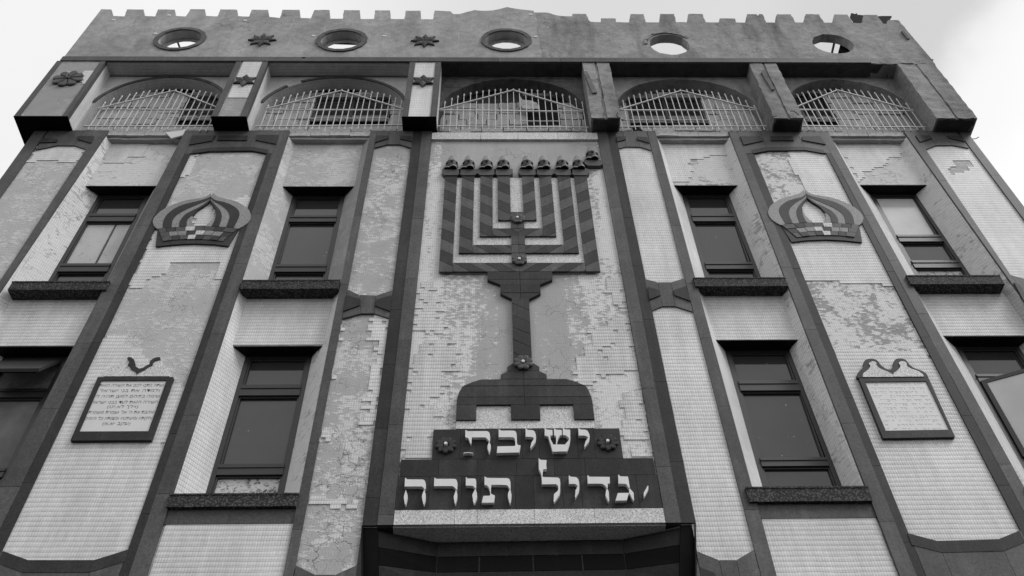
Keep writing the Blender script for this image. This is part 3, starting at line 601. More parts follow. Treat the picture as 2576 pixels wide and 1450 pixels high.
window(*W2, B[1]['t1']-.05, B[1]['zl2'], [tz('B4', 150, [(405, 505)])[0], tz('B3', 250, [(985, 1085)])[0]], [M_whitep, M_glass, M_glass], sill=(at('A4', 1556, 800, .055)[0], at('B4', 430, 795, .055)[0], B[1]['t0'], B[1]['t1']))
window(*W3, B[2]['t1']-.05, B[2]['zl2'], [tz('D4', 350, [(345, 425)])[0], tz('C3', 2400, [(945, 1040)])[0]], [M_glass, M_glass, M_glass], sill=(at('D4', 5, 765, .055)[0], at('D4', 1153, 735, .055)[0], B[2]['t0'], B[2]['t1']))
rw = window(*W4, 5.5, B[3]['zl2'], [(5.95, 6.09), tz('H', 700, [(480, 555)])[0]], [M_glass, M_dark, M_glass2], sill=(B[3]['L'](5.5), B[3]['R'](5.5), 5.45, 5.62))  # middle field is a black panel painted for the dark room behind
# side hung casement standing open on its left hinge
zt_ = zz('H', 520, 550, y_); zb_ = zz('H', 820, 1190, -.12); hx = W4[0](7)+.06; an = R(24); wd = .62
def cas(u, z, d=0): return (hx+u*math.cos(an)+d*math.sin(an), WY-.02-u*math.sin(an)+d*math.cos(an), z)
mb = MB()
for (u0, u1, z0, z1) in ((0, .05, zb_, zt_), (wd-.05, wd, zb_, zt_), (.05, wd-.05, zb_, zb_+.05), (.05, wd-.05, zt_-.05, zt_)):
    mb.loft([[cas(u0, z0), cas(u1, z0), cas(u1, z1), cas(u0, z1)], [cas(u0, z0, .04), cas(u1, z0, .04), cas(u1, z1, .04), cas(u0, z1, .04)]])
obj('open_sash', mb, M_frame, rw)
mb = MB(); mb.loft([[cas(.05, zb_+.05, .01), cas(wd-.05, zb_+.05, .01), cas(wd-.05, zt_-.05, .01), cas(.05, zt_-.05, .01)], [cas(.05, zb_+.05, .02), cas(wd-.05, zb_+.05, .02), cas(wd-.05, zt_-.05, .02), cas(.05, zt_-.05, .02)]])
obj('pane', mb, mat_glass('glass_painted_half_lit', .5, spec=.6), rw)  # lit look of the open pane is put into its pale base colour

# ---- underside of the centre front: pale soffit, black splayed walls of the entrance
def onz(c, x, y, z):
    x0, y0, s = CROP[c]; d = ray((x0+x/s)/1.59, (y0+y/s)/1.59); t = z/d.z; return (d.x*t, -D+d.y*t)
S0 = [onz('F', *p, Z0) for p in ((318, 352), (645, 400), (2005, 378), (2320, 308))]
fl, fr_ = (cc(Z0), .0), (dc(Z0), .0)
mb = MB()
def slab(mb, P, z0, z1): mb.loft([[(x, y, z0) for x, y in P], [(x, y, z1) for x, y in P]])
slab(mb, [fl, S0[0], S0[1], S0[2], S0[3], fr_], Z0-.006, Z0+.05); part('entrance_soffit', mb, M_lightc)
kx0, kx1 = cb(Z0), db(Z0)
PL0 = (kx0, S0[0][1]-(S0[1][1]-S0[0][1])*.35); PR0 = (kx1, S0[3][1]-(S0[2][1]-S0[3][1])*.4)
mb = MB(); slab(mb, [(kx0, 0), (kx0, PL0[1]), S0[0], (fl[0]-.001, 0)], Z0-.006, Z0+.05); slab(mb, [(kx1, 0), (kx1, PR0[1]), S0[3], (fr_[0]+.001, 0)], Z0-.006, Z0+.05); part('frame_underside', mb, M_gdark)
sb = -S0[1][1]
zb1_, zb2_ = zz('F', 1300, 505, sb), zz('F', 1300, 618, sb); lev = [Z0-.006, zb1_, zb2_]
while lev[-1] > 0: lev.append(lev[-1]-(zb1_-zb2_)*(1 if len(lev) % 2 else 1.1))
slope = .22
def cheekpt(x, z, k): return (x, (Z0-z)*slope*k, z)
inL = LN(('F', 203, 300), ('F', 203, 653)); inR = LN(('F', 2433, 260), ('F', 2437, 653))
def wallpt(k, z):
    zc_ = max(z, Z0-1.25)
    if k == 0: return (inL(zc_), max(PL0[1]*0, (Z0-zc_)*slope)+.04, z)
    if k == 3: return (inR(zc_), (Z0-zc_)*slope+.04, z)
    p = S0[k]; return (p[0], p[1], z)
bands = [(MB(), M_gsign), (MB(), M_gblack), (MB(), M_gdark)]; mort = MB()
for k, (za, zb) in enumerate(zip(lev, lev[1:])):
    tgt = bands[0 if k == 0 else 1 if k % 2 else 2][0]; g_ = .006
    for s_ in range(3):
        n = 1 if s_ != 1 else (3 if k == 0 else 4); cuts = [0]+[(j+random.uniform(-.12, .12))/n for j in range(1, n)]+[1]
        A_, B_ = [Vector(wallpt(s_, z)) for z in (za, zb-0)], [Vector(wallpt(s_+1, z)) for z in (za, zb)]
        for c0, c1 in zip(cuts, cuts[1:]):
            q = [A_[0].lerp(B_[0], c0+.004), A_[0].lerp(B_[0], c1-.004), A_[1].lerp(B_[1], c1-.004), A_[1].lerp(B_[1], c0+.004)]
            q[0].z -= g_; q[1].z -= g_
            bk = [p+Vector((0, .03, 0)) for p in q]; tgt.loft([q, bk])
        q = [A_[0], B_[0], B_[1], A_[1]]; q = [p+Vector((0, .012, 0)) for p in q]; mort.loft([q, [p+Vector((0, .1, 0)) for p in q]])
for (mb, mt), nm in zip(bands, ('entrance_wall_course', 'black_wall_course', 'dark_wall_course')): part(nm, mb, mt)
part('mortar_joints', mort, mat_plain('pale_mortar', .10, .9, .1, .3, 20))
mb = MB(); zq = Z0-1.3
for a, b_ in ((cheekL, inL), (inR, cheekR)):
    q = [Vector(cheekpt(a(Z0), Z0, 1)), Vector(cheekpt(b_(Z0), Z0, 1)), Vector(cheekpt(b_(zq), zq, 1)), Vector(cheekpt(a(zq), zq, 1))]
    for p in q: p.y += .006
    mb.loft([q, [p+Vector((0, .3, .05)) for p in q]])
    mb.box(min(a(zq), b_(zq)), max(a(zq), b_(zq)), .3, .5, GZ, zq)
part('entrance_cheek', mb, M_gblack)
for ck, s_ in ((cheekL, 1), (cheekR, -1)):
    part('cheek_edge', MB().poly([(ck(zq)-.002*s_, zq), (ck(zq)+.012*s_, zq), (ck(Z0)+.012*s_, Z0-.003), (ck(Z0)-.002*s_, Z0-.003)], -FR-.001, .33), M_gblack)

# ---- loggia storey: boxed brackets, arches, block infill, cornice, parapet
BX = .27
KB = BX
def bx(c0, x0, y0, c1, x1, y1): return at(c0, x0, y0, KB)[0], at(c1, x1, y1, KB)[0]
ZB = zz('A1', 1975, 1098, KB); ZC0 = zz('A1', 1600, 578, KB); ZC1 = zz('A1', 1600, 540, KB)
BOX = [bx('A1', 130, 1095, 'A1', 632, 1095), bx('A1', 1975, 1098, 'A1', 2303, 1100), bx('B1', 1422, 1097, 'B1', 1742, 1102), bx('C1', 858, 1115, 'C1', 1133, 1115), bx('D1', 240, 1108, 'D1', 517, 1110), bx('D1', 1775, 1130, 'D1', 2155, 1128)]
SMALLHOLE = MB
for i, (x0, x1) in enumerate(BOX):
    yb = 2.6 if i in (0, 5) else .33
    if i < 3:
        mb = MB().box(x0+.004, x1-.004, -BX, yb, ZB+.012, ZC0)
        bo = part('bracket_box', mb, [M_pl_grey, M_pl_grey, M_tile][i])
        e = .085 if i == 0 else .095
        mb = MB(); mb.box(x0, x0+e, -BX-.012, -BX+.06, ZB+.012, ZC0); mb.box(x1-e, x1, -BX-.012, -BX+.06, ZB+.012, ZC0); obj('granite_edge', mb, M_gmid, bo)
        mb = MB().box(x0-.004, x1+.004, -BX-.014, yb, ZB, ZB+.012); mb.box((x0+x1)/2-.02, (x0+x1)/2+.02, -.1, -.06, ZB-.02, ZB); obj('black_soffit', mb, M_gblack, bo)
        mb = MB(); patch(mb, [(0, 0)], 0) if 0 else None
        # tiled cheek that looks right
        mb = MB().box(x1-.0035, x1+.003, -BX+.062, 0, ZB+.012, ZC0); obj('tiled_cheek', mb, M_tile, bo)
        xi0, xi1 = x0+e, x1-e
        if i == 0: T(bo, [ats('A1', [(775, 670), (900, 670), (840, 785), (755, 780)], BX)], y=-BX, jit=0)
        if i == 1: T(bo, [[(xi0, zz('A1', 2200, 918, BX)), (xi1, zz('A1', 2200, 918, BX)), (xi1, ZC0), (xi0, ZC0)]], y=-BX, jit=0)
    else:
        mb = MB(); w_ = x1-x0; gx = x0+w_*.5
        mb.box(x0, gx-.02, -BX, yb, ZB, ZC0); mb.box(gx+.02, x1, -BX, yb, ZB, ZC0); mb.box(gx-.02, gx+.02, -BX+.02, yb, ZB, ZC0)
        mb.rough(.007, .07); bo = part('bracket_box', mb, M_conc_rough)
        mb = MB().box(x0+.03, x1-.03, -BX+.02, -.01, ZB-.012, ZB+.01); mb.rough(.01, .06); obj('dark_soffit', mb, M_conc_dark, bo)  # underside slab in much darker concrete than the box
# nailed boards and stubs of reinforcement on the bare boxes
def board(q, off, t=.03): 
    P = ats(q[0], q[1], off); return MB().poly(P, -off-t, -off).rough(.003, .1)
BD = [('C1', [(778, 680), (815, 680), (908, 880), (862, 882)]), ('C1', [(2440, 690), (2475, 660), (2565, 850), (2540, 855)]), ('D1', [(1420, 305), (1445, 302), (1500, 372), (1478, 375)])]
for q in BD: part('nailed_board', board(q, BX+.001), M_wood)
mb = MB()
for c, pts in (('C1', [(965, 1115), (962, 1090), (970, 1060)]), ('C1', [(1115, 1110), (1088, 1080), (1105, 1050)]), ('D1', [(205, 1130), (225, 1090), (260, 1085)]), ('D1', [(470, 1080), (420, 1040), (385, 1040)]), ('D1', [(2090, 1300), (2120, 1300), (2150, 1282)])):
    P = [at(c, *p, BX+.03) for p in pts]
    for a, b_ in zip(P, P[1:]): mb.bar((a[0], -BX-.03, a[1]), (b_[0], -BX-.03, b_[1]), .006)
part('bent_rebar', mb, M_metal)

def arc(cx, hw, zs, za, n=28, grow=0): return [(cx-(hw+grow)*math.cos(math.pi*k/n), zs+(za-zs+grow)*math.sin(math.pi*k/n)**.92) for k in range(n+1)]
ARCH = []; M_conc_soot = mat_concrete('smoke_stained_concrete', .13, .8, .2)
for i in range(5):
    xl, xr = BOX[i][1], BOX[i+1][0]; cx = (xl+xr)/2; hw = (xr-xl)/2-.015
    if i == 0: cx += .0
    zs = zz('A1', 810, 1045); za = zz('B1', 790, 735)
    A = arc(cx, hw, zs, za); ARCH.append((cx, hw, zs, za))
    outl = [(xl, 12.58), (A[0][0], 12.58)]+A+[(A[-1][0], 12.58), (xr, 12.58), (xr, ZC0), (xl, ZC0)]
    mb = MB().poly(outl, 0, .215)
    mt = [M_tile_dull, M_tile_dull, M_conc_soot, M_conc, M_conc][i]
    if i > 1: mb.rough(.006, .1)
    ar = part('arch_wall', mb, mt)
    if i < 2:
        mb = MB(); G0, G1 = arc(cx, hw, zs, za), arc(cx, hw, zs, za, grow=.055)
        for k in range(28):
            if i == 1 and k in (7, 8) or k < 2 or k > 26: continue
            mb.poly([G0[k], G0[k+1], (min(G1[k+1][0], xr), G1[k+1][1]), (min(G1[k][0], xr), G1[k][1])], -.02, .001)
        obj('granite_arch_ring', mb, M_gmid, ar)
    # infill blocks with an opening
    hole = [ats('A1', [(1745, 915), (2060, 905), (2030, 1120), (1690, 1125)], -.21), ats('B1', [(605, 925), (1340, 920), (1310, 1135), (560, 1130)], -.21), ats('C1', [(240, 905), (555, 930), (560, 1150), (240, 1160)], -.21),
            ats('C1', [(1170, 930), (1885, 925), (1965, 1145), (1205, 1150)], -.21), ats('D1', [(395, 885), (700, 880), (770, 1130), (520, 1135)], -.21)][i]
    hx0, hx1 = max(xl-.02, min(p[0] for p in hole)+.03), min(xr+.02, max(p[0] for p in hole)-.03); hz0, hz1 = min(p[1] for p in hole), max(p[1] for p in hole)
    mb = MB(); z = 12.58; row = 0
    while z < za-.02:
        h = .185; x = xl-.3*random.random()
        while x < xr:
            w_ = random.uniform(.3, .42); a, c_ = max(x, xl+.005), min(x+w_, xr-.005); x += w_
            if c_-a < .04: continue
            zt_ = min(z+h, za+.02)
            def top(xx): 
                t = (xx-cx)/hw; return zs+(za-zs)*math.sqrt(max(0, 1-t*t)) if abs(t) < 1 else 0
            if max(top(a), top(c_), top((a+c_)/2)) < z+.02 and z > 13.1: continue
            if z > za-.28: zt_ = min(zt_, za-.06-random.uniform(0, .05))
            if zt_ < z+.04: continue
            if i == 2 and z > 13.8: continue
            segs = [(a, c_)]
            if z < hz1-.03 and zt_ > hz0+.03: segs = [s_ for s_ in ((a, min(c_, hx0)), (max(a, hx1), c_)) if s_[1]-s_[0] > .03]
            for s_ in segs: mb.box(s_[0]+.006, s_[1]-.006, .215+random.uniform(-.02, .012), .33, z+.006, zt_-.004)
        z += h; row += 1
    mb.rough(.005, .07)
    inf = part('block_infill', mb, M_stone); obj('mortar_backing', MB().box(xl, xr, .245, .335, 12.5, 14.38), M_mort if i != 2 else M_conc_dark, inf)
    obj('opening_lintel', MB().box(hx0-.05, hx1+.05, .19, .25, hz1, hz1+.09).rough(.004, .1), M_conc, inf)
    if i != 2:
        fr = MB(); fw_ = .04
        for q in ((hx0, hx0+fw_, hz0, hz1), (hx1-fw_, hx1, hz0, hz1), (hx0+fw_, hx1-fw_, hz1-.05, hz1), (hx0+fw_, hx1-fw_, hz0, hz0+.03), ((hx0+hx1)/2-.02, (hx0+hx1)/2+.02, hz0+.03, hz1-.05)): fr.box(q[0], q[1], .215, .24, q[2], q[3])
        fo = obj('small_window', fr, M_frame, inf)
        obj('pane', MB().box(hx0+fw_, (hx0+hx1)/2-.02, .236, .242, hz0+.03, hz1-.05).box((hx0+hx1)/2+.02, hx1-fw_, .236, .242, hz0+.03, hz1-.05), M_glass2, inf)
    else:
        obj('opening_dark_panel', MB().box(hx0, hx1, .235, .24, hz0, hz1), M_dark, inf)  # flat black panel; the unlit depth of the opening is put into its colour
    obj('back_rail', MB().bar((hx0-.1, .17, hz0+.02), (hx1+.02, .17, hz0+.02), .011), M_bar, inf)
# soffit of the loggia and floor
mb = MB(); xl0, xr0 = at('A1', 945, 95, BX)[0], at('D1', 1755, 612, BX)[0]
for i in range(5):
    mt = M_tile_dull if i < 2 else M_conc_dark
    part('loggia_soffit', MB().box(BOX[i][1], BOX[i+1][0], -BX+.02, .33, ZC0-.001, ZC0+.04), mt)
# cornice
mb = MB(); xe = at('D1', 1145, 600, BX)[0]; x = xl0-.02
while x < xe-.05: x2 = min(xe, x+random.uniform(1.0, 1.4)); mb.box(x+.002, x2-.002, -BX-.02, 0, ZC0+.001, ZC1); x = x2
part('granite_cornice', mb, M_gmid)
mb = MB().box(xe, xr0+.01, -BX-.005, 0, ZC0+.002, ZC1+.02); mb.rough(.016, .06); part('broken_cornice', mb, M_conc_rough)
# parapet outline, left to right
OUT = []
def add(c, pts): OUT.extend(ats(c, pts, BX))
add('A1', [(950, 92), (1043, 95), (1062, 155), (1165, 160), (1190, 94), (1345, 95), (1350, 155), (1455, 160), (1480, 94), (1637, 97), (1642, 155), (1740, 160), (1782, 92), (1918, 93), (1925, 155), (2035, 160), (2062, 94), (2220, 97), (2225, 158), (2330, 162), (2357, 97), (2510, 98), (2522, 165)])
add('B1', [(280, 175), (305, 98), (465, 98), (467, 175), (568, 178), (605, 99), (745, 100), (745, 182), (868, 182), (880, 101), (1028, 102), (1030, 184), (1160, 184), (1170, 103), (1310, 104), (1318, 184), (1445, 184), (1457, 106), (1595, 106), (1598, 186), (1712, 188), (1728, 105), (1780, 108), (1875, 112), (1900, 137), (1960, 138), (2030, 118), (2100, 100), (2180, 108), (2270, 104), (2345, 88), (2405, 72)])
add('C1', [(110, 82), (200, 95), (315, 118), (440, 118), (510, 140), (600, 152), (675, 153), (677, 130), (805, 130), (830, 190), (850, 205), (942, 208), (945, 172), (1083, 174), (1087, 208), (1208, 210), (1222, 132), (1345, 132), (1360, 208), (1492, 210), (1500, 130), (1630, 131), (1647, 208), (1755, 210), (1765, 130), (1893, 130), (1925, 208), (2050, 210), (2055, 173), (2200, 175), (2207, 210), (2303, 212), (2312, 133), (2400, 133), (2410, 150), (2425, 132), (2455, 133), (2490, 210)])
add('D1', [(250, 213), (262, 133), (390, 135), (432, 210), (512, 212), (530, 133), (655, 135), (700, 212), (788, 214), (800, 135), (920, 137), (978, 216), (1060, 218), (1072, 140), (1197, 140), (1255, 222), (1290, 225), (1300, 190), (1395, 188), (1410, 200)])
outer = [(xl0, ZC1)]+OUT+[(at('D1', 1465, 270, BX)[0], at('D1', 1465, 270, BX)[1]), (xr0, ZC1)]
def ring(cx, cz, rx, rz, n, ph=0): return [(cx+rx*math.cos(2*math.pi*(k+ph)/n), cz+rz*math.sin(2*math.pi*(k+ph)/n)) for k in range(n)]
OC = [at('A1', 1686, 376, BX), at('B1', 860, 387, BX), at('C1', 60, 386, BX), at('C1', 1585, 417, BX), at('D1', 785, 410, BX)]
RI = [(.375, .375)]*3+[(.36, .40), (.36, .39)]
holes = [ring(OC[i][0], OC[i][1], *RI[i], 16 if i < 3 else 30, .5) for i in range(5)]
for h in holes[3:]:
    for k in range(len(h)): h[k] = (h[k][0]+random.uniform(-.011, .011), h[k][1]+random.uniform(-.011, .011))
xs_ = at('C1', 330, 300, BX)[0]
# split the parapet where the smooth render ends
pl = [p for p in outer if p[0] <= xs_ and p != outer[0]]; pr_ = [p for p in outer if p[0] > xs_]
def ragged(P, amt=.011, seg=.07):
    Q = []
    for (xa, za), (xb, zb) in zip(P, P[1:]):
        n = max(1, int(math.hypot(xb-xa, zb-za)/seg)); Q += [(lerp(xa, xb, k/n)+(random.uniform(-amt, amt) if k else 0), lerp(za, zb, k/n)+(random.uniform(-amt, amt) if k else 0)) for k in range(n)]
    return Q+[P[-1]]
pr_ = ragged(pr_[:-1])+[pr_[-1]]; pl = ragged(pl, .006)
zsplit = lerp(pl[-1][1], pr_[0][1], .5)
left = [(xl0, ZC1)]+pl+[(xs_, zsplit), (xs_+.03, 16.2), (xs_+.06, 15.9), (xs_+.02, 15.6), (xs_+.07, 15.3), (xs_+.05, 15.0), (xs_+.09, 14.8), (xs_+.06, ZC1)]
right = [(xs_-.0, ZC1), (xs_-.0, zsplit)]+pr_
mb = MB().holed(left, holes[:3], -BX-.012, -.12)
part('parapet', mb, M_render)
mb = MB().holed(right, holes[3:], -BX, -.11); PR = part('parapet', mb, mat_concrete('weathered_parapet', .33, .55, 0, 1.8))
for i in range(3):
    n = 16; a = ring(OC[i][0], OC[i][1], .375, .375, n, .5); b_ = ring(OC[i][0], OC[i][1], .455, .455, n, .5); mb = MB()
    for k in range(n):
        j = (k+1) % n; mb.poly([a[k], a[j], b_[j], b_[k]], -BX-.035-random.uniform(0, .003), -BX-.01)
    part('oculus_ring', mb, M_gmid)
    a = ring(OC[i][0], OC[i][1], .33, .33, n, .5); b_ = ring(OC[i][0], OC[i][1], .38, .38, n, .5); mb = MB()
    for k in range(n):
        j = (k+1) % n; mb.poly([a[k], a[j], b_[j], b_[k]], -.125, -.085)
    part('oculus_inner_frame', mb, M_pl_grey)
mb = MB(); r_ = ring(OC[3][0], OC[3][1], .40, .43, 34); r2 = ring(OC[3][0], OC[3][1], .45, .47, 34)
for k in range(34):
    if 2 < k < 17: mb.poly([r_[k], r_[(k+1) % 34], r2[(k+1) % 34], r2[k]], -BX-.02, -BX+.002)
mb.rough(.012, .05); part('oculus_chipped_rim', mb, M_conc_rough)
# glazing bars left in the oculi
def ob(c, a, b_, r_=.022): 
    A, B_ = at(c, *a, .05), at(c, *b_, .05); return MB().bar((A[0], -.06, A[1]), (B_[0], -.06, B_[1]), r_)
part('oculus_bar', ob('A1', (1655, 380), (1690, 470)), M_frame); part('oculus_bar', ob('B1', (690, 402), (1040, 415), .03), M_conc_dark); part('oculus_bar', ob('D1', (800, 390), (775, 500), .028), M_frame)
part('oculus_board', MB().poly(ats('D1', [(860, 395), (985, 460), (960, 510), (830, 505)], 0), -.05, -.01), M_metal)
part('oculus_inner_frame', MB().poly(ats('D1', [(590, 400), (640, 372), (750, 368), (870, 395), (985, 455), (980, 480), (860, 415), (740, 392), (650, 395), (600, 420)], .04), -.09, -.04), M_conc)
# merlons of the right half are double blocks: a set-back slab behind each gap edge
mb = MB()
for c, x0, x1, y0, y1 in (('C1', 1207, 1350, 132, 165), ('C1', 1490, 1635, 130, 165), ('C1', 1752, 1900, 130, 168), ('C1', 2300, 2455, 133, 180), ('D1', 247, 400, 135, 180), ('D1', 508, 660, 135, 178), ('D1', 786, 935, 137, 182), ('D1', 1058, 1210, 140, 182)):
    a, b_ = at(c, x0+12, y0+1, BX), at(c, x1-8, y1, BX); mb = MB().box(a[0], b_[0], -BX+.03, .12, b_[1]-.22, a[1]+.0); mb.rough(.012, .06); part('merlon_block', mb, M_conc)
mb = MB(); zp = 16.0
mb.box(xl0+.01, xl0+.21, -.02, 6, ZC1, zp); mb.box(xr0-.3, xr0-.05, 0, 6, ZC1, zp); part('side_parapet', mb, M_conc)
mb = MB().quad((xl0, 0, 14.42), (xr0, 0, 14.42), (xr0, 9, 14.42), (xl0, 9, 14.42)); mb.box(xl0+.2, xr0-.3, .0, 9, 14.38, 14.41); part('flat_roof', mb, M_conc)
# small white tile chips stuck on the render
mb = MB()
for c, x, y in (('A1', 1062, 186), ('A1', 1453, 312), ('A1', 1580, 142), ('A1', 2293, 190), ('B1', 593, 334), ('B1', 1257, 336), ('B1', 500, 541), ('C1', 289, 134), ('C1', 333, 341)):
    a = at(c, x-16, y, BX+.02); b_ = at(c, x+16, y, BX+.02); mb.box(a[0], b_[0], -BX-.02, -BX-.011, a[1]-.022, a[1]+.022)
part('tile_chips', mb, M_letter)
# ------------------------------------------------------------------ small ornament builders (local: facing -Y, origin on the wall)
def petalflower(root, n, r, mat, cmat, th=.035, ph=.5, first='petal', rin=.16, cr=.16):
    for k in range(n):
        a = 2*math.pi*(k+ph)/n; w_ = math.pi/n*.93; out_ = []
        for q in range(-4, 5):
            t = q/4; out_.append((math.sin(t*w_*.96)*(r*.80), r*(.80+.2*math.sqrt(1-t*t*.98)) if abs(t) < 1 else r*.74))
        base = [(0, rin*r)]+[(x, z) for x, z in out_]
        def rot(P, s_, dz=0): 
            cx_ = sum(p[0] for p in P)/len(P); cz = sum(p[1] for p in P)/len(P)
            return [((cx_+(x-cx_)*s_)*math.cos(a)+(cz+(z-cz)*s_)*math.sin(a), -(cx_+(x-cx_)*s_)*math.sin(a)+(cz+(z-cz)*s_)*math.cos(a)) for x, z in P]
        A, B_ = rot(base, 1), rot(base, .72)
        mb = MB().loft([[(x, 0, z) for x, z in A], [(x, -th*.7, z) for x, z in A], [(x, -th, z) for x, z in B_]])
        obj('petal', mb, mat, root)
    mb = MB(); rr_ = cr*r
    mb.loft([[(rr_*s_*math.cos(t), y, rr_*s_*math.sin(t)) for t in [2*math.pi*j/12 for j in range(12)]] for s_, y in ((1, 0), (1, -th*1.1), (.6, -th*1.35))])
    obj('flower_centre', mb, cmat, root)
def starpts(root, n, r, side, ph, th=.035):
    for par, mt, nm in ((0, M_gmend, 'dark_point'), (1, M_gmen, 'grey_point')):
        for k in range(par, n, 2):
            a = 2*math.pi*k/n+ph; h = math.pi/n; g = .004
            P = [(0, 0), (r*side*math.cos(a-h), r*side*math.sin(a-h)), (r*math.cos(a), r*math.sin(a)), (r*side*math.cos(a+h), r*side*math.sin(a+h))]
            c_ = (sum(p[0] for p in P)/4, sum(p[1] for p in P)/4); P2 = [(c_[0]+(x-c_[0])*.94, c_[1]+(z-c_[1])*.94) for x, z in P]
            tip = (c_[0], -th-.008, c_[1])
            mb = MB().loft([[(x, 0, z) for x, z in P], [(x, -th*.8, z) for x, z in P2]], cap=False); bm = mb.bm
            for i_ in range(4): q = [P2[i_], P2[(i_+1) % 4]]; mb.quad((q[0][0], -th*.8, q[0][1]), (q[1][0], -th*.8, q[1][1]), tip)
            obj(nm, mb, mt, root)
def loc3(c, x, y, off): p = at(c, x, y, off); return (p[0], -off, p[1])

G1 = 'eight pointed granite stars on the parapet'
s1 = thing('star_ornament', 'eight pointed granite star between the first and second round openings from the left', 'ornament', loc3('B1', 115, 382, BX+.012), G1, True); starpts(s1, 8, .255, .541, math.pi/2)
dup(s1, loc3('B1', 1637, 390, BX+.012), 'eight pointed granite star between the second and third round openings from the left')
G2 = 'six pointed granite stars on the brackets'
s2 = thing('star_ornament', 'small six pointed granite star on the half tiled bracket, second from the left', 'ornament', loc3('A1', 2290, 762, BX+.009), G2, True); starpts(s2, 6, .2, .577, math.pi/2)
dup(s2, loc3('B1', 1620, 764, BX+.009), 'small six pointed granite star on the fully tiled bracket, third from the left')
f1 = thing('flower_ornament', 'large grey eight petal granite flower on the leftmost bracket', 'ornament', loc3('A1', 640, 747, BX), None, True); petalflower(f1, 8, .25, M_gmen, M_gmen, .04, .2, rin=.05, cr=.1)

# ------------------------------------------------------------------ menorah relief
MEN = thing('menorah_relief', 'tall candelabrum relief of striped dark granite on the centre of the facade', 'relief', (.345, 0, 6.6))
MO = .05
def clipz(P, z0, z1):
    for lim, s_ in ((z0, 1), (z1, -1)):
        Q = []
        for a, b_ in zip(P, P[1:]+P[:1]):
            ia, ib = (a[1]-lim)*s_ >= 0, (b_[1]-lim)*s_ >= 0
            if ia: Q.append(a)
            if ia != ib: t = (lim-a[1])/(b_[1]-a[1]); Q.append((a[0]+(b_[0]-a[0])*t, lim))
        P = Q
        if len(P) < 3: return []
    return P
def stripes(A_, B_, x0, x1, z0, z1, sgn, pitch, sl, ph=0):
    w_ = x1-x0; k = int((z0-sl*w_)/pitch)-2
    while k*pitch+ph < z1+sl*w_+pitch:
        c = k*pitch+ph; g = .0035
        if sgn < 0: P = [(x0, c+g), (x1, c-sl*w_+g), (x1, c-sl*w_+pitch-g), (x0, c+pitch-g)]
        else: P = [(x0, c-sl*w_+g), (x1, c+g), (x1, c+pitch-g), (x0, c-sl*w_+pitch-g)]
        P = clipz(P, z0, z1)
        if len(P) >= 3: (A_ if k % 2 else B_).poly(P, -MO-random.uniform(0, .003), -.02)
        k += 1
jy = lambda y: zz('B2', 2000, y, MO)
ztop = zz('B2', 2000, 340, MO)
LX = [(at('J', a, 330, MO)[0], at('J', b_, 330, MO)[0]) for a, b_ in ((62, 161), (203, 305), (357, 458), (500, 602))]
RX = [(at('J', a, 330, MO)[0], at('J', b_, 330, MO)[0]) for a, b_ in ((1140, 1245), (1000, 1105), (847, 947), (703, 803))]
xm = at('C2', 170, 860, MO)[0]
bot = [jy(1232), jy(1058), jy(901), jy(751)]; btop = [jy(1151), jy(983), jy(828), None]
obj('pale_ground', MB().box(LX[0][1], RX[0][0], -.024, 0, bot[0]+.01, ztop-.005), M_light, MEN)
for i in range(4):
    for X, s_ in ((LX[i], -1), (RX[i], 1)):
        A_, B_ = MB(), MB(); x0, x1 = X
        stripes(A_, B_, x0, x1, bot[i], ztop, s_, .232, .70, i*.07)
        if btop[i]:
            lo, hi = (x1+.003, xm-.001) if s_ < 0 else (xm+.001, x0-.003)
            stripes(A_, B_, lo, hi, bot[i], btop[i], s_, .165, .85, i*.05)
        br = obj('branch', A_, M_gmen, MEN); obj('dark_stripe', B_, M_gmend, br)
cx0, cx1 = at('B2', 2447, 1000, MO)[0], at('C2', 236, 1000, MO)[0]
mb = MB()
for a, b_ in ((676, 750), (752, 826), (902, 980), (984, 1058), (1062, 1148)):
    mb.box(cx0, xm-.002, -MO-.004, -.02, jy(b_), jy(a)); mb.box(xm+.002, cx1, -MO-.004, -.02, jy(b_), jy(a))
obj('centre_column', mb, M_gmen, MEN)
mb = MB()
def sym(P, mbx, yf=-MO, yb=0):            # left half outline from survey, mirrored about the column
    mbx.poly(P+[(xm-.002, P[-1][1]), (xm-.002, P[0][1])], yf, yb); Q = [(2*xm-x, z) for x, z in P]; mbx.poly(Q+[(xm+.002, P[-1][1]), (xm+.002, P[0][1])], yf, yb)
sym(ats('B2', [(2222, 1234), (2222, 1303)], MO), mb); sym(ats('B2', [(2222, 1306), (2342, 1352)], MO), mb); sym(ats('B2', [(2342, 1355), (2342, 1430)], MO), mb, -MO-.004)
sym(ats('B3', [(2342, 60), (2342, 125), (2455, 178)], MO), mb)
obj('stem_capital', mb, M_gmend, MEN)
A_, B_ = MB(), MB(); sx0, sx1 = at('C3', 118, 450, MO)[0], at('C3', 284, 450, MO)[0]; sz0, sz1 = zz('C3', 200, 775, MO), zz('C3', 200, 176, MO)
stripes(A_, B_, sx0, sx1, sz0, sz1, -1, .215, .62, .05); st = obj('stem', A_, M_gmend, MEN); obj('dark_stripe', B_, M_gmend, st)
mb = MB()
def symR(P, **k): sym([(2*xm-x, z) for x, z in P], mb, **k)
symR(ats('C3', [(300, 772), (367, 812), (367, 850)], MO)); symR(ats('C3', [(367, 853), (435, 885), (438, 924)], MO)); symR(ats('C3', [(440, 927), (620, 927), (700, 950), (795, 988), (440, 990)], MO) if 0 else ats('C3', [(620, 927), (700, 950), (790, 985)], MO))
symR(ats('C3', [(800, 990), (835, 1045), (852, 1088)], MO)); symR(ats('C3', [(855, 1092), (868, 1160)], MO))
hz = zz('C3', 500, 1163, MO); lz = zz('C3', 500, 1303, MO)
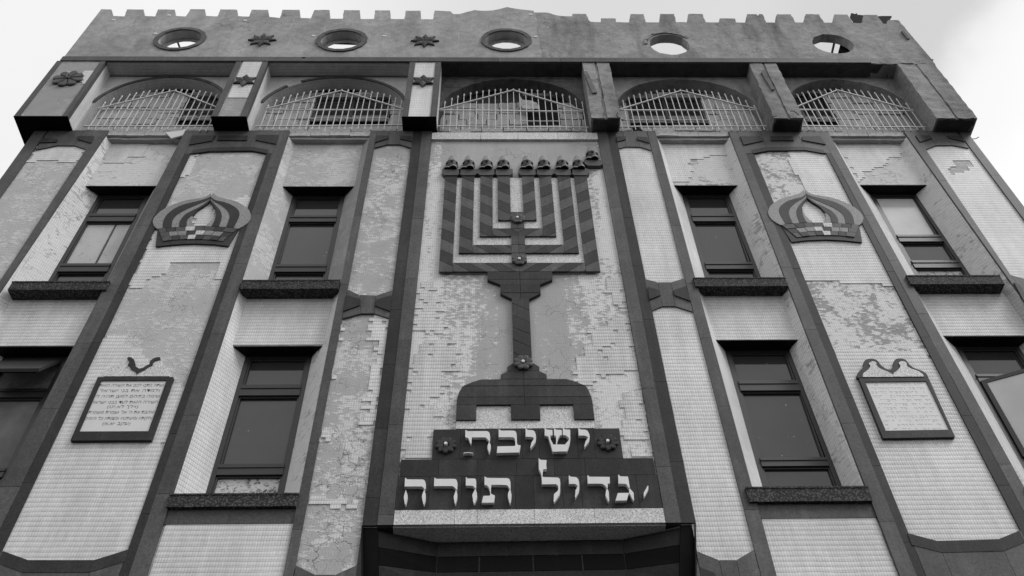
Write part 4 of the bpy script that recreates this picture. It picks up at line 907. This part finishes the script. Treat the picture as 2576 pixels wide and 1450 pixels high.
for a, b_ in ((at('C3', 102, 1200, MO)[0], at('C3', 373, 1200, MO)[0]), (at('C3', 690, 1230, MO)[0], at('C3', 876, 1230, MO)[0])): mb.box(a, b_, -MO, 0, lz, hz-.002)
a, b_ = at('C3', 690, 1230, MO)[0], at('C3', 876, 1230, MO)[0]; mb.box(2*xm-b_, 2*xm-a, -MO, 0, lz, hz-.002)
obj('stepped_foot', mb, M_gmend, MEN)
wx = at('C3', 884, 1350, .03)[0]
mb = MB(); lz2 = zz('C3', 500, 1390, .03); xs = [2*xm-wx, at('B3', 2487, 1350, .03)[0], at('C3', 148, 1350, .03)[0], at('C3', 608, 1350, .03)[0], wx]
for a, b_ in zip(xs, xs[1:]): mb.box(a+.002, b_-.002, -.03, 0, lz2+.004, lz-.002)
mb.box(2*xm-wx+.05, wx-.05, -.022, 0, lz, hz)
obj('pale_plinth', mb, M_light, MEN)
for c, x, y, r_ in (('B2', 2503, 735, .105), ('C2', 181, 1122, .105), ('C3', 216, 772, .115)):
    p = at(c, x, y, MO+.02); fl_ = bpy.data.objects.new('rosette', finish(MB().loft([[(p[0]+.02*math.cos(t), y_, p[1]+.02*math.sin(t)) for t in [k*.785 for k in range(8)]] for y_ in (-MO, -MO-.05)]).bm, 'rosette', M_white)); C.objects.link(fl_); fl_.parent = MEN; fl_.location = -MEN.location
    for k in range(8):
        a = 2*math.pi*(k+.5)/8; mb = MB(); P = []
        for t in range(12):
            u = 2*math.pi*t/12; lx, lz_ = .036*math.sin(u), r_*.62-.038*math.cos(u)*r_/.1; P.append((p[0]+lx*math.cos(a)+lz_*math.sin(a), p[1]-lx*math.sin(a)+lz_*math.cos(a)))
        cxx = sum(q[0] for q in P)/12; czz = sum(q[1] for q in P)/12
        mb.loft([[(x, -MO, z) for x, z in P], [(x, -MO-.03, z) for x, z in P], [(cxx+(x-cxx)*.6, -MO-.038, czz+(z-czz)*.6) for x, z in P]])
        o = bpy.data.objects.new('petal', finish(mb.bm, 'petal', M_gmen)); C.objects.link(o); o.parent = fl_
# lamp cups
def cup(x, z, hook=1.0):
    w_ = .135; P = [(x-w_, z+.05), (x-w_+.045, z), (x+w_-.045, z), (x+w_, z+.05), (x+w_, z+.165), (x-w_, z+.165)]
    c_ = obj('lamp_cup', MB().poly(P, -.065, 0), M_gmen, MEN)
    def half(r0, y0, n=14, lob=0, sx=1.): 
        R_ = []
        for k in range(n+1):
            t = math.pi*k/n; rr_ = r0*(1+(lob*abs(math.sin(2.5*t)) if lob else 0)); R_.append((x-rr_*math.cos(t)*sx, -rr_*math.sin(t)*.95-y0))
        return R_
    zl_ = z+.168; S_ = half(.105, .0, 40, .30)
    obj('scalloped_lip', MB().loft([[(a, b_, zl_) for a, b_ in S_], [(a, b_, zl_+.022) for a, b_ in S_]]), M_crownl, c_)
    obj('lip_underside', MB().loft([[(x+(a-x)*.93, b_*.93, zl_-.012) for a, b_ in S_], [(x+(a-x)*.96, b_*.96, zl_-.0005) for a, b_ in S_]]), M_gblack, c_)
    rings = [[(a, b_, zl_+.022+h) for a, b_ in half(r_, 0)] for h, r_ in ((.0, .095), (.05, .105), (.052, .098), (.20, .090))]
    obj('lamp_bowl', MB().loft(rings), M_gmend, c_)
    for t in (0, -.85, .85):
        q = (x+.098*math.sin(t), -.093*math.cos(t)); d_ = Vector((math.sin(t), -math.cos(t), 0)); s_ = Vector((math.cos(t), math.sin(t), 0))*.016; u = Vector((q[0], q[1], zl_+.16)); up_ = Vector((0, 0, .016))
        obj('bowl_slot', MB().loft([[u-s_-up_, u+s_-up_, u+s_+up_, u-s_+up_], [u-s_-up_+d_*.008, u+s_-up_+d_*.008, u+s_+up_+d_*.008, u-s_+up_+d_*.008]]), M_mort, c_)
    rings = [[(a, b_*.6, zl_+.222+h) for a, b_ in half(r_, 0)] for h, r_ in ((.0, .085), (.10, .066), (.21, .038), (.22, .02))]
    obj('stone_flame', MB().loft(rings), M_crownl, c_)
for X in LX+RX: cup((X[0]+X[1])/2, ztop+.008)
p = at('J', 1302, 215, .06); cup(p[0], p[1])

# ------------------------------------------------------------------ crowns
CO = .042
cr = at('K', 765, 470, 0); CRL = Vector((cr[0], 0, cr[1]))
CRN = thing('crown_relief', 'onion shaped granite crown relief on the left half of the facade', 'relief', tuple(CRL), 'granite crown reliefs', True)
def kp(pts, off=CO): return [(x-CRL.x, z-CRL.z) for x, z in ats('K', pts, off)]
def smooth_(P, n=5):                     # Catmull-Rom through the survey points
    if len(P) < 3: return P
    Q = [P[0]]+P+[P[-1]]; R_ = []
    for i in range(1, len(Q)-2):
        for k in range(n):
            t = k/n; a, b_, c_, d_ = Q[i-1], Q[i], Q[i+1], Q[i+2]
            R_.append(tuple(.5*((2*b_[j])+(-a[j]+c_[j])*t+(2*a[j]-5*b_[j]+4*c_[j]-d_[j])*t*t+(-a[j]+3*b_[j]-3*c_[j]+d_[j])*t**3) for j in (0, 1)))
    return R_+[P[-1]]
Lb = [[(767, 97), (740, 125), (690, 150), (620, 167), (500, 185), (380, 215), (250, 265), (150, 320), (75, 385), (40, 440), (38, 480), (60, 525), (95, 552)],
      [(767, 147), (700, 177), (580, 210), (420, 250), (310, 300), (230, 360), (185, 420), (165, 480), (160, 545)],
      [(757, 180), (680, 215), (560, 265), (430, 325), (340, 380), (295, 430), (277, 480), (273, 535)],
      [(752, 190), (700, 228), (640, 270), (540, 320), (450, 370), (395, 430), (370, 480), (368, 528)],
      [(755, 203), (700, 252), (640, 290), (590, 325), (535, 385), (500, 405), (470, 440), (462, 470), (462, 522)]]
Rb = [[(795, 97), (830, 130), (900, 160), (1000, 185), (1090, 210), (1180, 260), (1240, 310), (1268, 370), (1265, 420), (1230, 475), (1170, 520), (1112, 550)],
      [(768, 150), (820, 190), (920, 215), (1010, 245), (1090, 295), (1125, 345), (1122, 400), (1095, 460), (1055, 540)],
      [(763, 167), (800, 205), (900, 262), (970, 320), (1002, 385), (995, 440), (960, 530)],
      [(763, 192), (830, 262), (880, 320), (903, 375), (900, 430), (870, 525)],
      [(763, 210), (800, 265), (826, 315), (828, 370), (822, 420), (805, 470), (775, 520)]]
for Bs in (Lb, Rb):
    for k in range(4):
        P, Q = smooth_(kp(Bs[k])), smooth_(kp(Bs[k+1]))
        obj('crown_band', MB().poly(P+Q[::-1], -CO-(.004 if k % 2 else 0), 0), M_gmend if k % 2 else M_crownl, CRN)
obj('crown_band', MB().poly(kp([(535, 387), (500, 407), (471, 440), (463, 470), (463, 522), (550, 518), (530, 480), (522, 430)]), -CO+.001, 0), M_crownl, CRN)
obj('crown_band', MB().poly(kp([(826, 330), (828, 370), (822, 420), (805, 470), (775, 520), (692, 520), (740, 480), (790, 430), (818, 380)]), -CO+.001, 0), M_crownl, CRN)
rim = kp([(95, 553), (250, 545), (400, 520), (620, 515), (840, 520), (1112, 551), (985, 765), (800, 742), (540, 733), (300, 745), (68, 770), (70, 740)])
obj('crown_base', MB().poly(rim, -CO+.006, 0), M_gdark, CRN)
rows_ = [[0, 1, 0, 3, 0, 0, 1, 0], [0, 2, 2, 1, 3, 2, 2, 1], [0, 1, 0, 3, 1, 0, 1, 0]]; cm = [M_gmen, M_gmend, M_crownl, M_light]
def cg(u, v):                            # u across, v down over the checkered base
    xl_, xr_ = lerp(100, 163, v), lerp(1112, 915, v); x = lerp(xl_, xr_, u); sag = (1-(2*u-1)**2)*28; return (x, lerp(550, 712, v)-sag)
for r_ in range(3):
    for k in range(8):
        o = .03*(r_-1); u0, u1 = max(0, k/8+(o if k else 0)), min(1, (k+1)/8+(o if k < 7 else 0)); g = .004; v0, v1 = r_/3+.01, (r_+1)/3-.01
        P = kp([cg(u0+g, v0), cg(u1-g, v0), cg(u1-g, v1), cg(u0+g, v1)]); obj('crown_block', MB().poly(P, -CO-random.uniform(.001, .007), -.01), cm[rows_[r_][k]], CRN)
cr2 = at('N', 560, 400, 0)
tipL = at('K', 767, 97, CO); tipR = at('N', 550, 55, CO)
dup(CRN, (2*0+tipR[0]-(-(tipL[0]-CRL.x)), 0, CRL.z+tipR[1]-tipL[1]-.02), 'onion shaped granite crown relief on the right half, beside the bright window', mirror=True)

# ------------------------------------------------------------------ inscription plaques
PO = .05
LP = thing('inscription_plaque', 'dark framed white plaque with legible Hebrew lettering on the left', 'plaque', (-4.0, 0, 6.2), 'framed inscription plaques')
def frame4(root, out4, in4, mat):
    for k, nm in enumerate(('top', 'right', 'bottom', 'left')):
        j = (k+1) % 4; obj('frame_slab', MB().poly([out4[k], out4[j], in4[j], in4[k]], -PO, 0), mat, root)
oL = [at('A3', 915, 908, PO), at('A3', 1622, 908, PO), at('A4', 1415, 176, PO), at('A4', 658, 180, PO)]; iL = [at('A3', 948, 942, PO), at('A3', 1558, 940, PO), at('A4', 1388, 93, PO), at('A4', 740, 96, PO)]
frame4(LP, oL, iL, M_gdark)
obj('white_panel', MB().poly(iL, -PO+.012, 0), M_white, LP)
LINES = [('ועתה כתבו לכם את השירה הזאת', 972, 940, 1537), ('ולמדה את בני ישראל', 1021, 945, 1500), ('שימה בפיהם למען תהיה לי', 1074, 905, 1500), ('השירה הזאת לעד בבני ישראל', 1129, 870, 1483), ('(וילך לא,יט)', 1170, 1015, 1300),
         ("ואהבת את ה' אל' ושמרת משמרתו", 1223, 828, 1450), ('וחקתיו ומשפטיו ומצותיו כל הימים', 1279, 803, 1428), ('(עקב יא,א)', 1327, 970, 1227)]
for s_, y, x0, x1 in LINES:
    t = s_[::-1].replace('(', '\0').replace(')', '(').replace('\0', ')')
    me = text_mesh(t, 1.); xs = [v.co.x for v in me.vertices]; ys = [v.co.y for v in me.vertices]
    if not xs: continue
    a, b_ = at('A3', x0, y, PO-.012), at('A3', x1, y, PO-.012); h = .041
    W_ = max(xs)-min(xs); H_ = .75
    for v in me.vertices:
        X = a[0]+(v.co.x-min(xs))/W_*(b_[0]-a[0]); Zv = a[1]+(v.co.y-.72)/H_*h*1.15; v.co = Vector((X, -PO+.012-.0015-(.001 if v.co.z > 0 else 0), Zv))
    me.materials.clear(); me.materials.append(M_ink)
    o = bpy.data.objects.new('inscription', me); C.objects.link(o); o.parent = LP; o.location = -LP.location
obj('pediment', MB().poly(ats('Q', [(145, 450), (150, 385), (230, 315), (330, 272), (415, 240), (460, 190), (520, 165), (570, 180), (588, 215), (558, 260), (600, 300), (630, 345), (690, 370), (714, 410), (711, 450)], PO-.01), -PO+.01, 0), M_light, LP)
obj('pediment', MB().poly(ats('Q', [(717, 450), (725, 402), (780, 367), (850, 345), (910, 293), (990, 262), (1000, 212), (1050, 182), (1140, 180), (1135, 255), (1180, 300), (1200, 340), (1265, 380), (1272, 450)], PO-.01), -PO+.01, 0), M_light, LP)
obj('broken_scroll', MB().poly(ats('Q', [(550, 150), (565, 120), (620, 125), (665, 160), (682, 215), (655, 250), (700, 285), (755, 320), (830, 300), (880, 265), (930, 245), (935, 200), (980, 155), (1050, 125), (1110, 120), (1110, 168), (1045, 178), (996, 210), (985, 258), (905, 290), (848, 340), (778, 363), (720, 408), (690, 366), (634, 343), (605, 298), (562, 260), (562, 248), (592, 215), (575, 180)], PO), -PO, 0), M_gdark, LP)
RP = thing('inscription_plaque', 'dark framed white plaque with faded lettering and two humps on the right', 'plaque', (4.6, 0, 6.2), 'framed inscription plaques')
oR = [at('P', 80, 256, PO), at('P', 712, 250, PO), at('P', 956, 792, PO), at('P', 302, 803, PO)]; iR = [at('P', 138, 291, PO), at('P', 693, 284, PO), at('P', 905, 725, PO), at('P', 326, 735, PO)]
frame4(RP, oR, iR, M_gdark); obj('white_panel', MB().poly(iR, -PO+.012, 0), M_white, RP)
obj('humped_frame', MB().poly(smooth_(ats('P', [(68, 250), (66, 215), (125, 150), (125, 110), (150, 85), (200, 78), (250, 95), (280, 135), (330, 170), (370, 178), (395, 145), (396, 110), (420, 82), (470, 76), (515, 95), (545, 135), (590, 165), (660, 190), (700, 220), (710, 247)], PO), 3), -PO+.003, 0), M_gdark, RP)
for P in ([(115, 249), (120, 215), (155, 190), (185, 150), (170, 125), (200, 107), (235, 115), (245, 150), (290, 180), (340, 200), (388, 228), (395, 248)], [(399, 246), (395, 215), (430, 190), (460, 150), (443, 120), (475, 104), (512, 120), (518, 150), (560, 175), (620, 195), (658, 222), (673, 245)]):
    obj('pediment', MB().poly(smooth_(ats('P', P, PO), 3), -PO-.006, -.02), M_light, RP)
mb = MB()
for k in range(12):
    t = (k+.5)/12; z = lerp(iR[0][1], iR[3][1], t); xa = lerp(iR[0][0], iR[3][0], t)+.03; xb = lerp(iR[1][0], iR[2][0], t)-.03; x = xa
    while x < xb-.03:
        w_ = random.uniform(.008, .028)
        if random.random() < .75:
            mb.box(x, x+w_, -PO+.0102, -PO+.0125, z+.008, z+.012)
            if random.random() < .5: mb.box(x+w_-.004, x+w_, -PO+.0102, -PO+.0125, z-.010, z+.0078)
            if random.random() < .3: mb.box(x, x+w_-.005, -PO+.0102, -PO+.0125, z-.014, z-.0105)
        x += w_+random.uniform(.006, .02)
obj('faded_inscription', mb, M_ink2, RP)

# ------------------------------------------------------------------ the name sign
SO = .03; LO_ = .075
SG = thing('name_sign', 'dark granite sign with two rows of raised white Hebrew letters under the candelabrum', 'sign', (.35, 0, 4.9))
za, zb, zc_, zd = zz('L', 700, 80, SO), zz('L', 700, 338, SO), zz('L', 700, 484, SO), zz('L', 500, 777, SO)
ux0, ux1 = at('L', 388, 215, SO)[0], at('M', 828, 188, SO)[0]; mx0, mx1 = at('L', 108, 420, SO)[0], at('M', 1115, 390, SO)[0]; lx0, lx1 = at('L', 82, 640, SO)[0], at('M', 1160, 600, SO)[0]
lx0, mx0 = max(lx0, cc(5.6)+.005), max(mx0, cc(6)+.005); lx1, mx1 = min(lx1, dc(5.6)-.005), min(mx1, dc(6)-.005)
mb = MB()
def slabs(x0, x1, z0, z1, cuts):
    xs = [x0]+cuts+[x1]
    for a, b_ in zip(xs, xs[1:]): mb.box(a+.0015, b_-.0015, -SO-random.uniform(0, .002), 0, z0+.002, z1-.002)
slabs(ux0, ux1, zb, za, [at(c, x, 200, SO)[0] for c, x in (('L', 628), ('L', 903), ('L', 1158), ('M', 120), ('M', 450), ('M', 600))])
slabs(mx0, mx1, zc_, zb, [at(c, x, 410, SO)[0] for c, x in (('L', 442), ('L', 772), ('L', 1112), ('M', 252), ('M', 518))])
slabs(lx0, lx1, zd, zc_, [at(c, x, 640, SO)[0] for c, x in (('L', 357), ('L', 634), ('L', 805), ('L', 1100), ('L', 1262), ('M', 325), ('M', 490), ('M', 745), ('M', 975))])
obj('granite_slabs', mb, M_gsign, SG)
mb = MB(); zl0 = Z0+.004; xs = [cc(5.3)+.003, at('F', 770, 230, SO)[0], at('F', 940, 230, SO)[0], at('F', 1357, 220, SO)[0], at('F', 1800, 210, SO)[0], dc(5.3)-.003]
for a, b_ in zip(xs, xs[1:]): mb.box(a+.0015, b_-.0015, -SO-.006, 0, zl0, zd-.003)
obj('pale_granite_base', mb, M_light, SG)
GL = {'L': [
 [[(671, 85), (692, 97), (855, 96), (872, 103), (882, 120), (885, 155), (877, 187), (862, 165), (845, 150), (728, 150), (725, 168), (722, 205), (714, 203), (706, 175), (695, 155), (670, 148)], [(877, 188), (891, 222), (888, 250), (877, 283), (862, 245), (863, 220)]],
 [[(655, 282), (690, 278), (738, 283), (735, 288), (690, 283), (658, 288)]],
 [[(958, 78), (980, 92), (1085, 92), (1102, 98), (1112, 115), (1117, 205), (1125, 216), (1147, 219), (1135, 280), (941, 284), (948, 228), (1095, 225), (1103, 215), (1100, 165), (1090, 152), (1075, 148), (958, 148)]],
 [[(152, 497), (170, 512), (305, 513), (321, 523), (330, 548), (329, 590), (320, 599), (312, 585), (298, 573), (147, 573)], [(317, 600), (329, 640), (328, 680), (315, 728), (309, 724), (296, 665), (300, 640)], [(158, 602), (173, 650), (172, 670), (157, 730), (150, 726), (140, 665), (143, 650)]],
 [[(404, 495), (420, 508), (580, 508), (596, 518), (603, 545), (600, 600), (592, 597), (575, 578), (560, 570), (400, 570)], [(591, 600), (602, 640), (602, 665), (586, 724), (580, 720), (570, 662)]],
 [[(675, 490), (690, 505), (750, 505), (762, 513), (765, 545), (764, 590), (757, 590), (745, 575), (730, 567), (675, 565)], [(757, 592), (770, 630), (773, 665), (750, 720), (743, 718), (731, 650), (735, 635)]],
 [[(836, 487), (860, 500), (1035, 502), (1051, 510), (1060, 538), (1061, 598), (1050, 590), (1040, 570), (1022, 560), (900, 558), (893, 565), (890, 630), (895, 638), (925, 652), (917, 712), (812, 714), (826, 655), (880, 653), (886, 645), (882, 600), (870, 575), (855, 562), (836, 560)], [(1053, 598), (1060, 602), (1069, 645), (1068, 665), (1060, 720), (1053, 718), (1037, 655), (1040, 630)]]],
 'M': [
 [[(5, 70), (22, 86), (65, 88), (82, 98), (93, 128), (95, 158), (88, 195), (50, 244), (46, 240), (56, 195), (78, 160), (66, 147), (5, 144)]],
 [[(170, 66), (188, 84), (236, 86), (238, 132), (217, 136), (222, 170), (243, 211), (222, 211), (203, 148), (193, 138), (170, 136)], [(250, 70), (268, 84), (316, 86), (318, 128), (300, 135), (285, 160), (278, 185), (276, 211), (266, 211), (270, 150), (262, 135), (250, 132)],
  [(326, 68), (345, 82), (389, 84), (391, 160), (387, 195), (378, 228), (345, 211), (380, 170), (378, 155), (362, 140), (350, 132), (326, 130)], [(222, 212), (345, 212), (378, 229), (361, 271), (240, 273), (228, 235)]],
 [[(460, 67), (480, 82), (520, 84), (540, 95), (555, 123), (558, 150), (550, 190), (515, 234), (511, 228), (522, 185), (545, 150), (530, 140), (520, 135), (463, 134)]],
 [[(117, 330), (135, 344), (186, 347), (183, 385), (187, 422), (155, 425), (150, 484), (143, 482), (137, 455), (120, 425)], [(143, 484), (160, 493), (285, 497), (299, 508), (304, 543), (303, 620), (295, 650), (255, 707), (246, 702), (250, 640), (282, 610), (290, 590), (283, 565), (268, 553), (147, 555)]],
 [[(377, 476), (395, 490), (440, 493), (458, 508), (467, 543), (468, 600), (462, 625), (437, 670), (431, 664), (436, 605), (456, 570), (443, 558), (430, 551), (380, 551)]],
 [[(539, 475), (556, 490), (730, 491), (731, 547), (713, 549), (713, 586), (704, 585), (690, 565), (672, 553), (655, 549), (541, 549)], [(708, 588), (722, 620), (726, 702), (720, 702), (694, 650), (698, 610)]],
 [[(804, 468), (822, 487), (887, 488), (895, 530), (903, 582), (895, 585), (880, 560), (865, 550), (806, 549)], [(900, 586), (936, 628), (940, 692), (934, 694), (897, 625)], [(800, 630), (895, 629), (877, 693), (779, 696)]],
 [[(1058, 565), (1063, 568), (1063, 600), (1030, 662), (1023, 657), (1025, 625)]]]}
for c, ls in GL.items():
    for L_ in ls:
        mb = MB()
        for P in L_: mb.poly(ats(c, P, LO_), -LO_, -SO+.001)
        obj('letter', mb, M_letter, SG)
for c, x, y in (('L', 502, 203), ('M', 713, 179)):
    p = at(c, x, y, LO_); r_ = (at(c, x+93, y, LO_)[0]-at(c, x-93, y, LO_)[0])/2
    o = bpy.data.objects.new('rosette', finish(MB().loft([[(p[0]+.018*math.cos(t), y_, p[1]+.018*math.sin(t)) for t in [k*.785 for k in range(8)]] for y_ in (-SO, -SO-.055)]).bm, 'rosette', M_letter)); C.objects.link(o); o.parent = SG; o.location = -SG.location
    for k in range(9):
        a = 2*math.pi*(k+.5)/9; P = []
        for t in range(14):
            u = 2*math.pi*t/14; wd_ = r_*.30*(1.0-.35*math.cos(u)*.6); lx, lz_ = wd_*math.sin(u), r_*.63-r_*.37*math.cos(u)*-1; P.append((p[0]+lx*math.cos(a)+lz_*math.sin(a), p[1]-lx*math.sin(a)+lz_*math.cos(a)))
        cxx = sum(q[0] for q in P)/14; czz = sum(q[1] for q in P)/14
        mb = MB().loft([[(x, -SO, z) for x, z in P], [(x, -SO-.022, z) for x, z in P], [(cxx+(x-cxx)*.7, -SO-.032, czz+(z-czz)*.7) for x, z in P]])
        q = bpy.data.objects.new('petal', finish(mb.bm, 'petal', M_gmend)); C.objects.link(q); q.parent = o

# ------------------------------------------------------------------ barred grilles of the loggia
GLAB = ['white barred grille with a low gable in the leftmost arch', 'white barred grille in the tiled arch between the two starred brackets', 'white barred grille in the sooty middle arch with the torn cloth behind it',
        'white barred grille in the fourth arch, with the pigeon below it', 'white barred grille in the rightmost arch beside the broad concrete bracket']
GY = .045
GR = [((('A1', 780, 1180), ('A1', 2075, 1180)), ('A1', 1635, 855), ('A1', 910, 1025), ('A1', 2075, 1030)), ((('B1', 50, 1183), ('B1', 1450, 1172)), ('B1', 855, 855), ('B1', 150, 1027), ('B1', 1445, 1031)),
      ((('B1', 1760, 1180), ('C1', 828, 1195)), ('C1', 125, 850), ('B1', 1775, 1032), ('C1', 785, 1046)), ((('C1', 1110, 1187), ('C1', 2492, 1183)), ('C1', 1695, 855), ('C1', 1120, 1032), ('C1', 2402, 1031)),
      ((('D1', 430, 1178), ('D1', 1647, 1193)), ('D1', 825, 850), ('D1', 400, 1026), ('D1', 1538, 1041))]
for i, ((a, b_), ap, ml, mr_) in enumerate(GR):
    a, b_, ap, ml, mr_ = at(*a, GY), at(*b_, GY), at(*ap, GY), at(*ml, GY), at(*mr_, GY)
    a = (max(a[0], BOX[i][1]+.004), a[1]); b_ = (min(b_[0], BOX[i+1][0]-.004), b_[1]); ml = (max(ml[0], BOX[i][1]+.004), ml[1]); mr_ = (min(mr_[0], BOX[i+1][0]-.004), mr_[1])
    g = thing('window_grille', GLAB[i], 'grille', ((a[0]+b_[0])/2, -GY, 12.58), 'barred grilles of the top arches')
    r_ = .0145
    for P, Q in ((a, b_), (ml, mr_)): obj('rail', MB().bar((P[0], -GY, P[1]), (Q[0], -GY, Q[1]), r_), M_bar, g)
    gz = lambda x: (lerp(ml[1], ap[1], (x-ml[0])/(ap[0]-ml[0])) if x < ap[0] else lerp(ap[1], mr_[1], (x-ap[0])/(mr_[0]-ap[0])))
    for P in (ml, mr_): obj('gable_rail', MB().bar((P[0], -GY-.012, P[1]+.005), (ap[0], -GY-.012, ap[1]), r_*.95), M_bar, g)
    hw = max(ap[0]-ml[0], mr_[0]-ap[0]); n = int((b_[0]-a[0])/.1025); x = ap[0]-.1025*int((ap[0]-a[0]-.03)/.1025); zb_ = zz('B1', 500, 1212, GY)
    while x < b_[0]-.03:
        t = abs(x-ap[0])/hw; zt_ = ml[1]+(ap[1]-ml[1]+.055)*math.sqrt(max(0, 1-t*t*.98)) if t < 1 else ml[1]+.02
        zt_ = max(zt_, ml[1]+.03); xx = x+random.uniform(-.004, .004); zlow = zb_-(.07 if random.random() < .07 else 0); tp = xx+random.uniform(-.006, .006)
        mb = MB().bar((xx, -GY, zlow), (tp, -GY, zt_-.045), .0085)
        c_ = Vector((tp, -GY, zt_-.045)); q = lambda s_, h: [(c_.x+s_*math.cos(u), c_.y+s_*math.sin(u), c_.z+h) for u in (0, 1.57, 3.14, 4.71)]
        mb.loft([q(.009, 0), q(.018, .012), q(.015, .03), q(.003, .075)])
        obj('bar', mb, M_bar, g); x += .1025
# ------------------------------------------------------------------ pigeon, cloth, fallen slab, zinc sheets
bm = bmesh.new(); p = at('V', 545, 560, -.02); bz = 12.585
PG = thing('pigeon', 'dark pigeon perched on the stone ledge under the grille of the fourth arch', 'bird', (p[0], .0, bz))
def sk(P, rad):
    me = bpy.data.meshes.new('bird'); me.from_pydata([v for v in P], [(i, i+1) for i in range(len(P)-1)], [])
    o = bpy.data.objects.new('tmp', me); C.objects.link(o); md = o.modifiers.new('s', 'SKIN'); 
    for v, r_ in zip(me.skin_vertices[0].data, rad): v.radius = r_; 
    me.skin_vertices[0].data[0].use_root = True
    ss = o.modifiers.new('u', 'SUBSURF'); ss.levels = 2; ss.render_levels = 2
    dg = bpy.context.evaluated_depsgraph_get(); m2 = bpy.data.meshes.new_from_object(o.evaluated_get(dg)); bpy.data.objects.remove(o); return m2
me = sk([(-.035, -.0, .165), (-.03, 0, .15), (-.035, 0, .125), (-.025, 0, .085), (.01, 0, .055), (.055, 0, .035), (.10, 0, .012), (.125, 0, .0)], [(.012, .012), (.021, .02), (.022, .022), (.042, .042), (.048, .045), (.032, .03), (.018, .01), (.012, .004)])
me.materials.append(M_bird)
for q in me.polygons: q.use_smooth = True
o = bpy.data.objects.new('body', me); C.objects.link(o); o.parent = PG
obj('beak', MB().loft([[(-.046, -.004, .162), (-.046, .004, .162), (-.046, .004, .154), (-.046, -.004, .154)], [(-.062, -.001, .155), (-.062, .001, .155), (-.062, .001, .153), (-.062, -.001, .153)]]), M_frame, PG).location = (0, 0, 0)
for s_ in (-.014, .014): obj('leg', MB().bar((.0, s_, .03), (.004, s_, -.004), .0035), M_frame, PG).location = (0, 0, 0)
for s_ in (-1, 1):
    mb = MB().loft([[(-.03, s_*.034, .11), (-.02, s_*.046, .06), (.03, s_*.045, .035), (.095, s_*.018, .016), (.07, s_*.026, .045), (.02, s_*.038, .09)], [(-.028, s_*.040, .105), (-.02, s_*.051, .062), (.03, s_*.050, .038), (.093, s_*.023, .018), (.07, s_*.031, .046), (.02, s_*.044, .088)]])
    obj('wing', mb, M_bird, PG).location = (0, 0, 0)
P = ats('U', [(125, 285), (165, 330), (210, 345), (290, 350), (360, 385), (400, 430), (405, 470), (330, 470), (250, 475), (175, 462), (140, 400)], -.1)
bmc = MB().poly(P, .10, .104).rough(.012, .05, (.6, 1.2, .6)); cl_ = thing('torn_cloth', 'torn white cloth hanging behind the grille of the sooty middle arch', 'cloth', (P[0][0], .1, P[0][1])); obj('sheet', bmc, M_cloth, cl_)
P = ats('A1', [(1550, 1240), (1640, 1228), (1760, 1203), (1722, 1262), (1602, 1294)], .03)
fs = thing('stone_slab', 'loose pale stone slab leaning on the ledge under the leftmost grille', 'slab', (P[0][0], -.03, P[0][1])); obj('slab', MB().poly(P, -.03, -.004), M_light if 0 else M_white, fs)
zo = -.15
for k, (P, lab) in enumerate((([(192, 150), (213, 87), (240, 92), (262, 102), (285, 98), (303, 87), (308, 112), (385, 120), (408, 125), (390, 250), (262, 250)], 'curled zinc sheet behind the battlements, left of the last full merlon'), ([(630, 137), (700, 133), (845, 133), (843, 160), (815, 180), (830, 200), (890, 262), (715, 262)], 'dark ragged zinc sheet behind the battlements next to the right corner'))):
    P = ats('T', P, -.18); t = thing('zinc_sheet', lab, 'sheet', (P[0][0], .18, P[0][1]), 'zinc sheets on the roof edge')
    obj('sheet', MB().poly(P, .18, .19), M_metal, t)
    xm_ = (min(p[0] for p in P)+max(p[0] for p in P))/2; obj('stanchion', MB().box(xm_-.02, xm_+.02, .192, .23, 14.42, min(p[1] for p in P)+.05), M_metal, t)
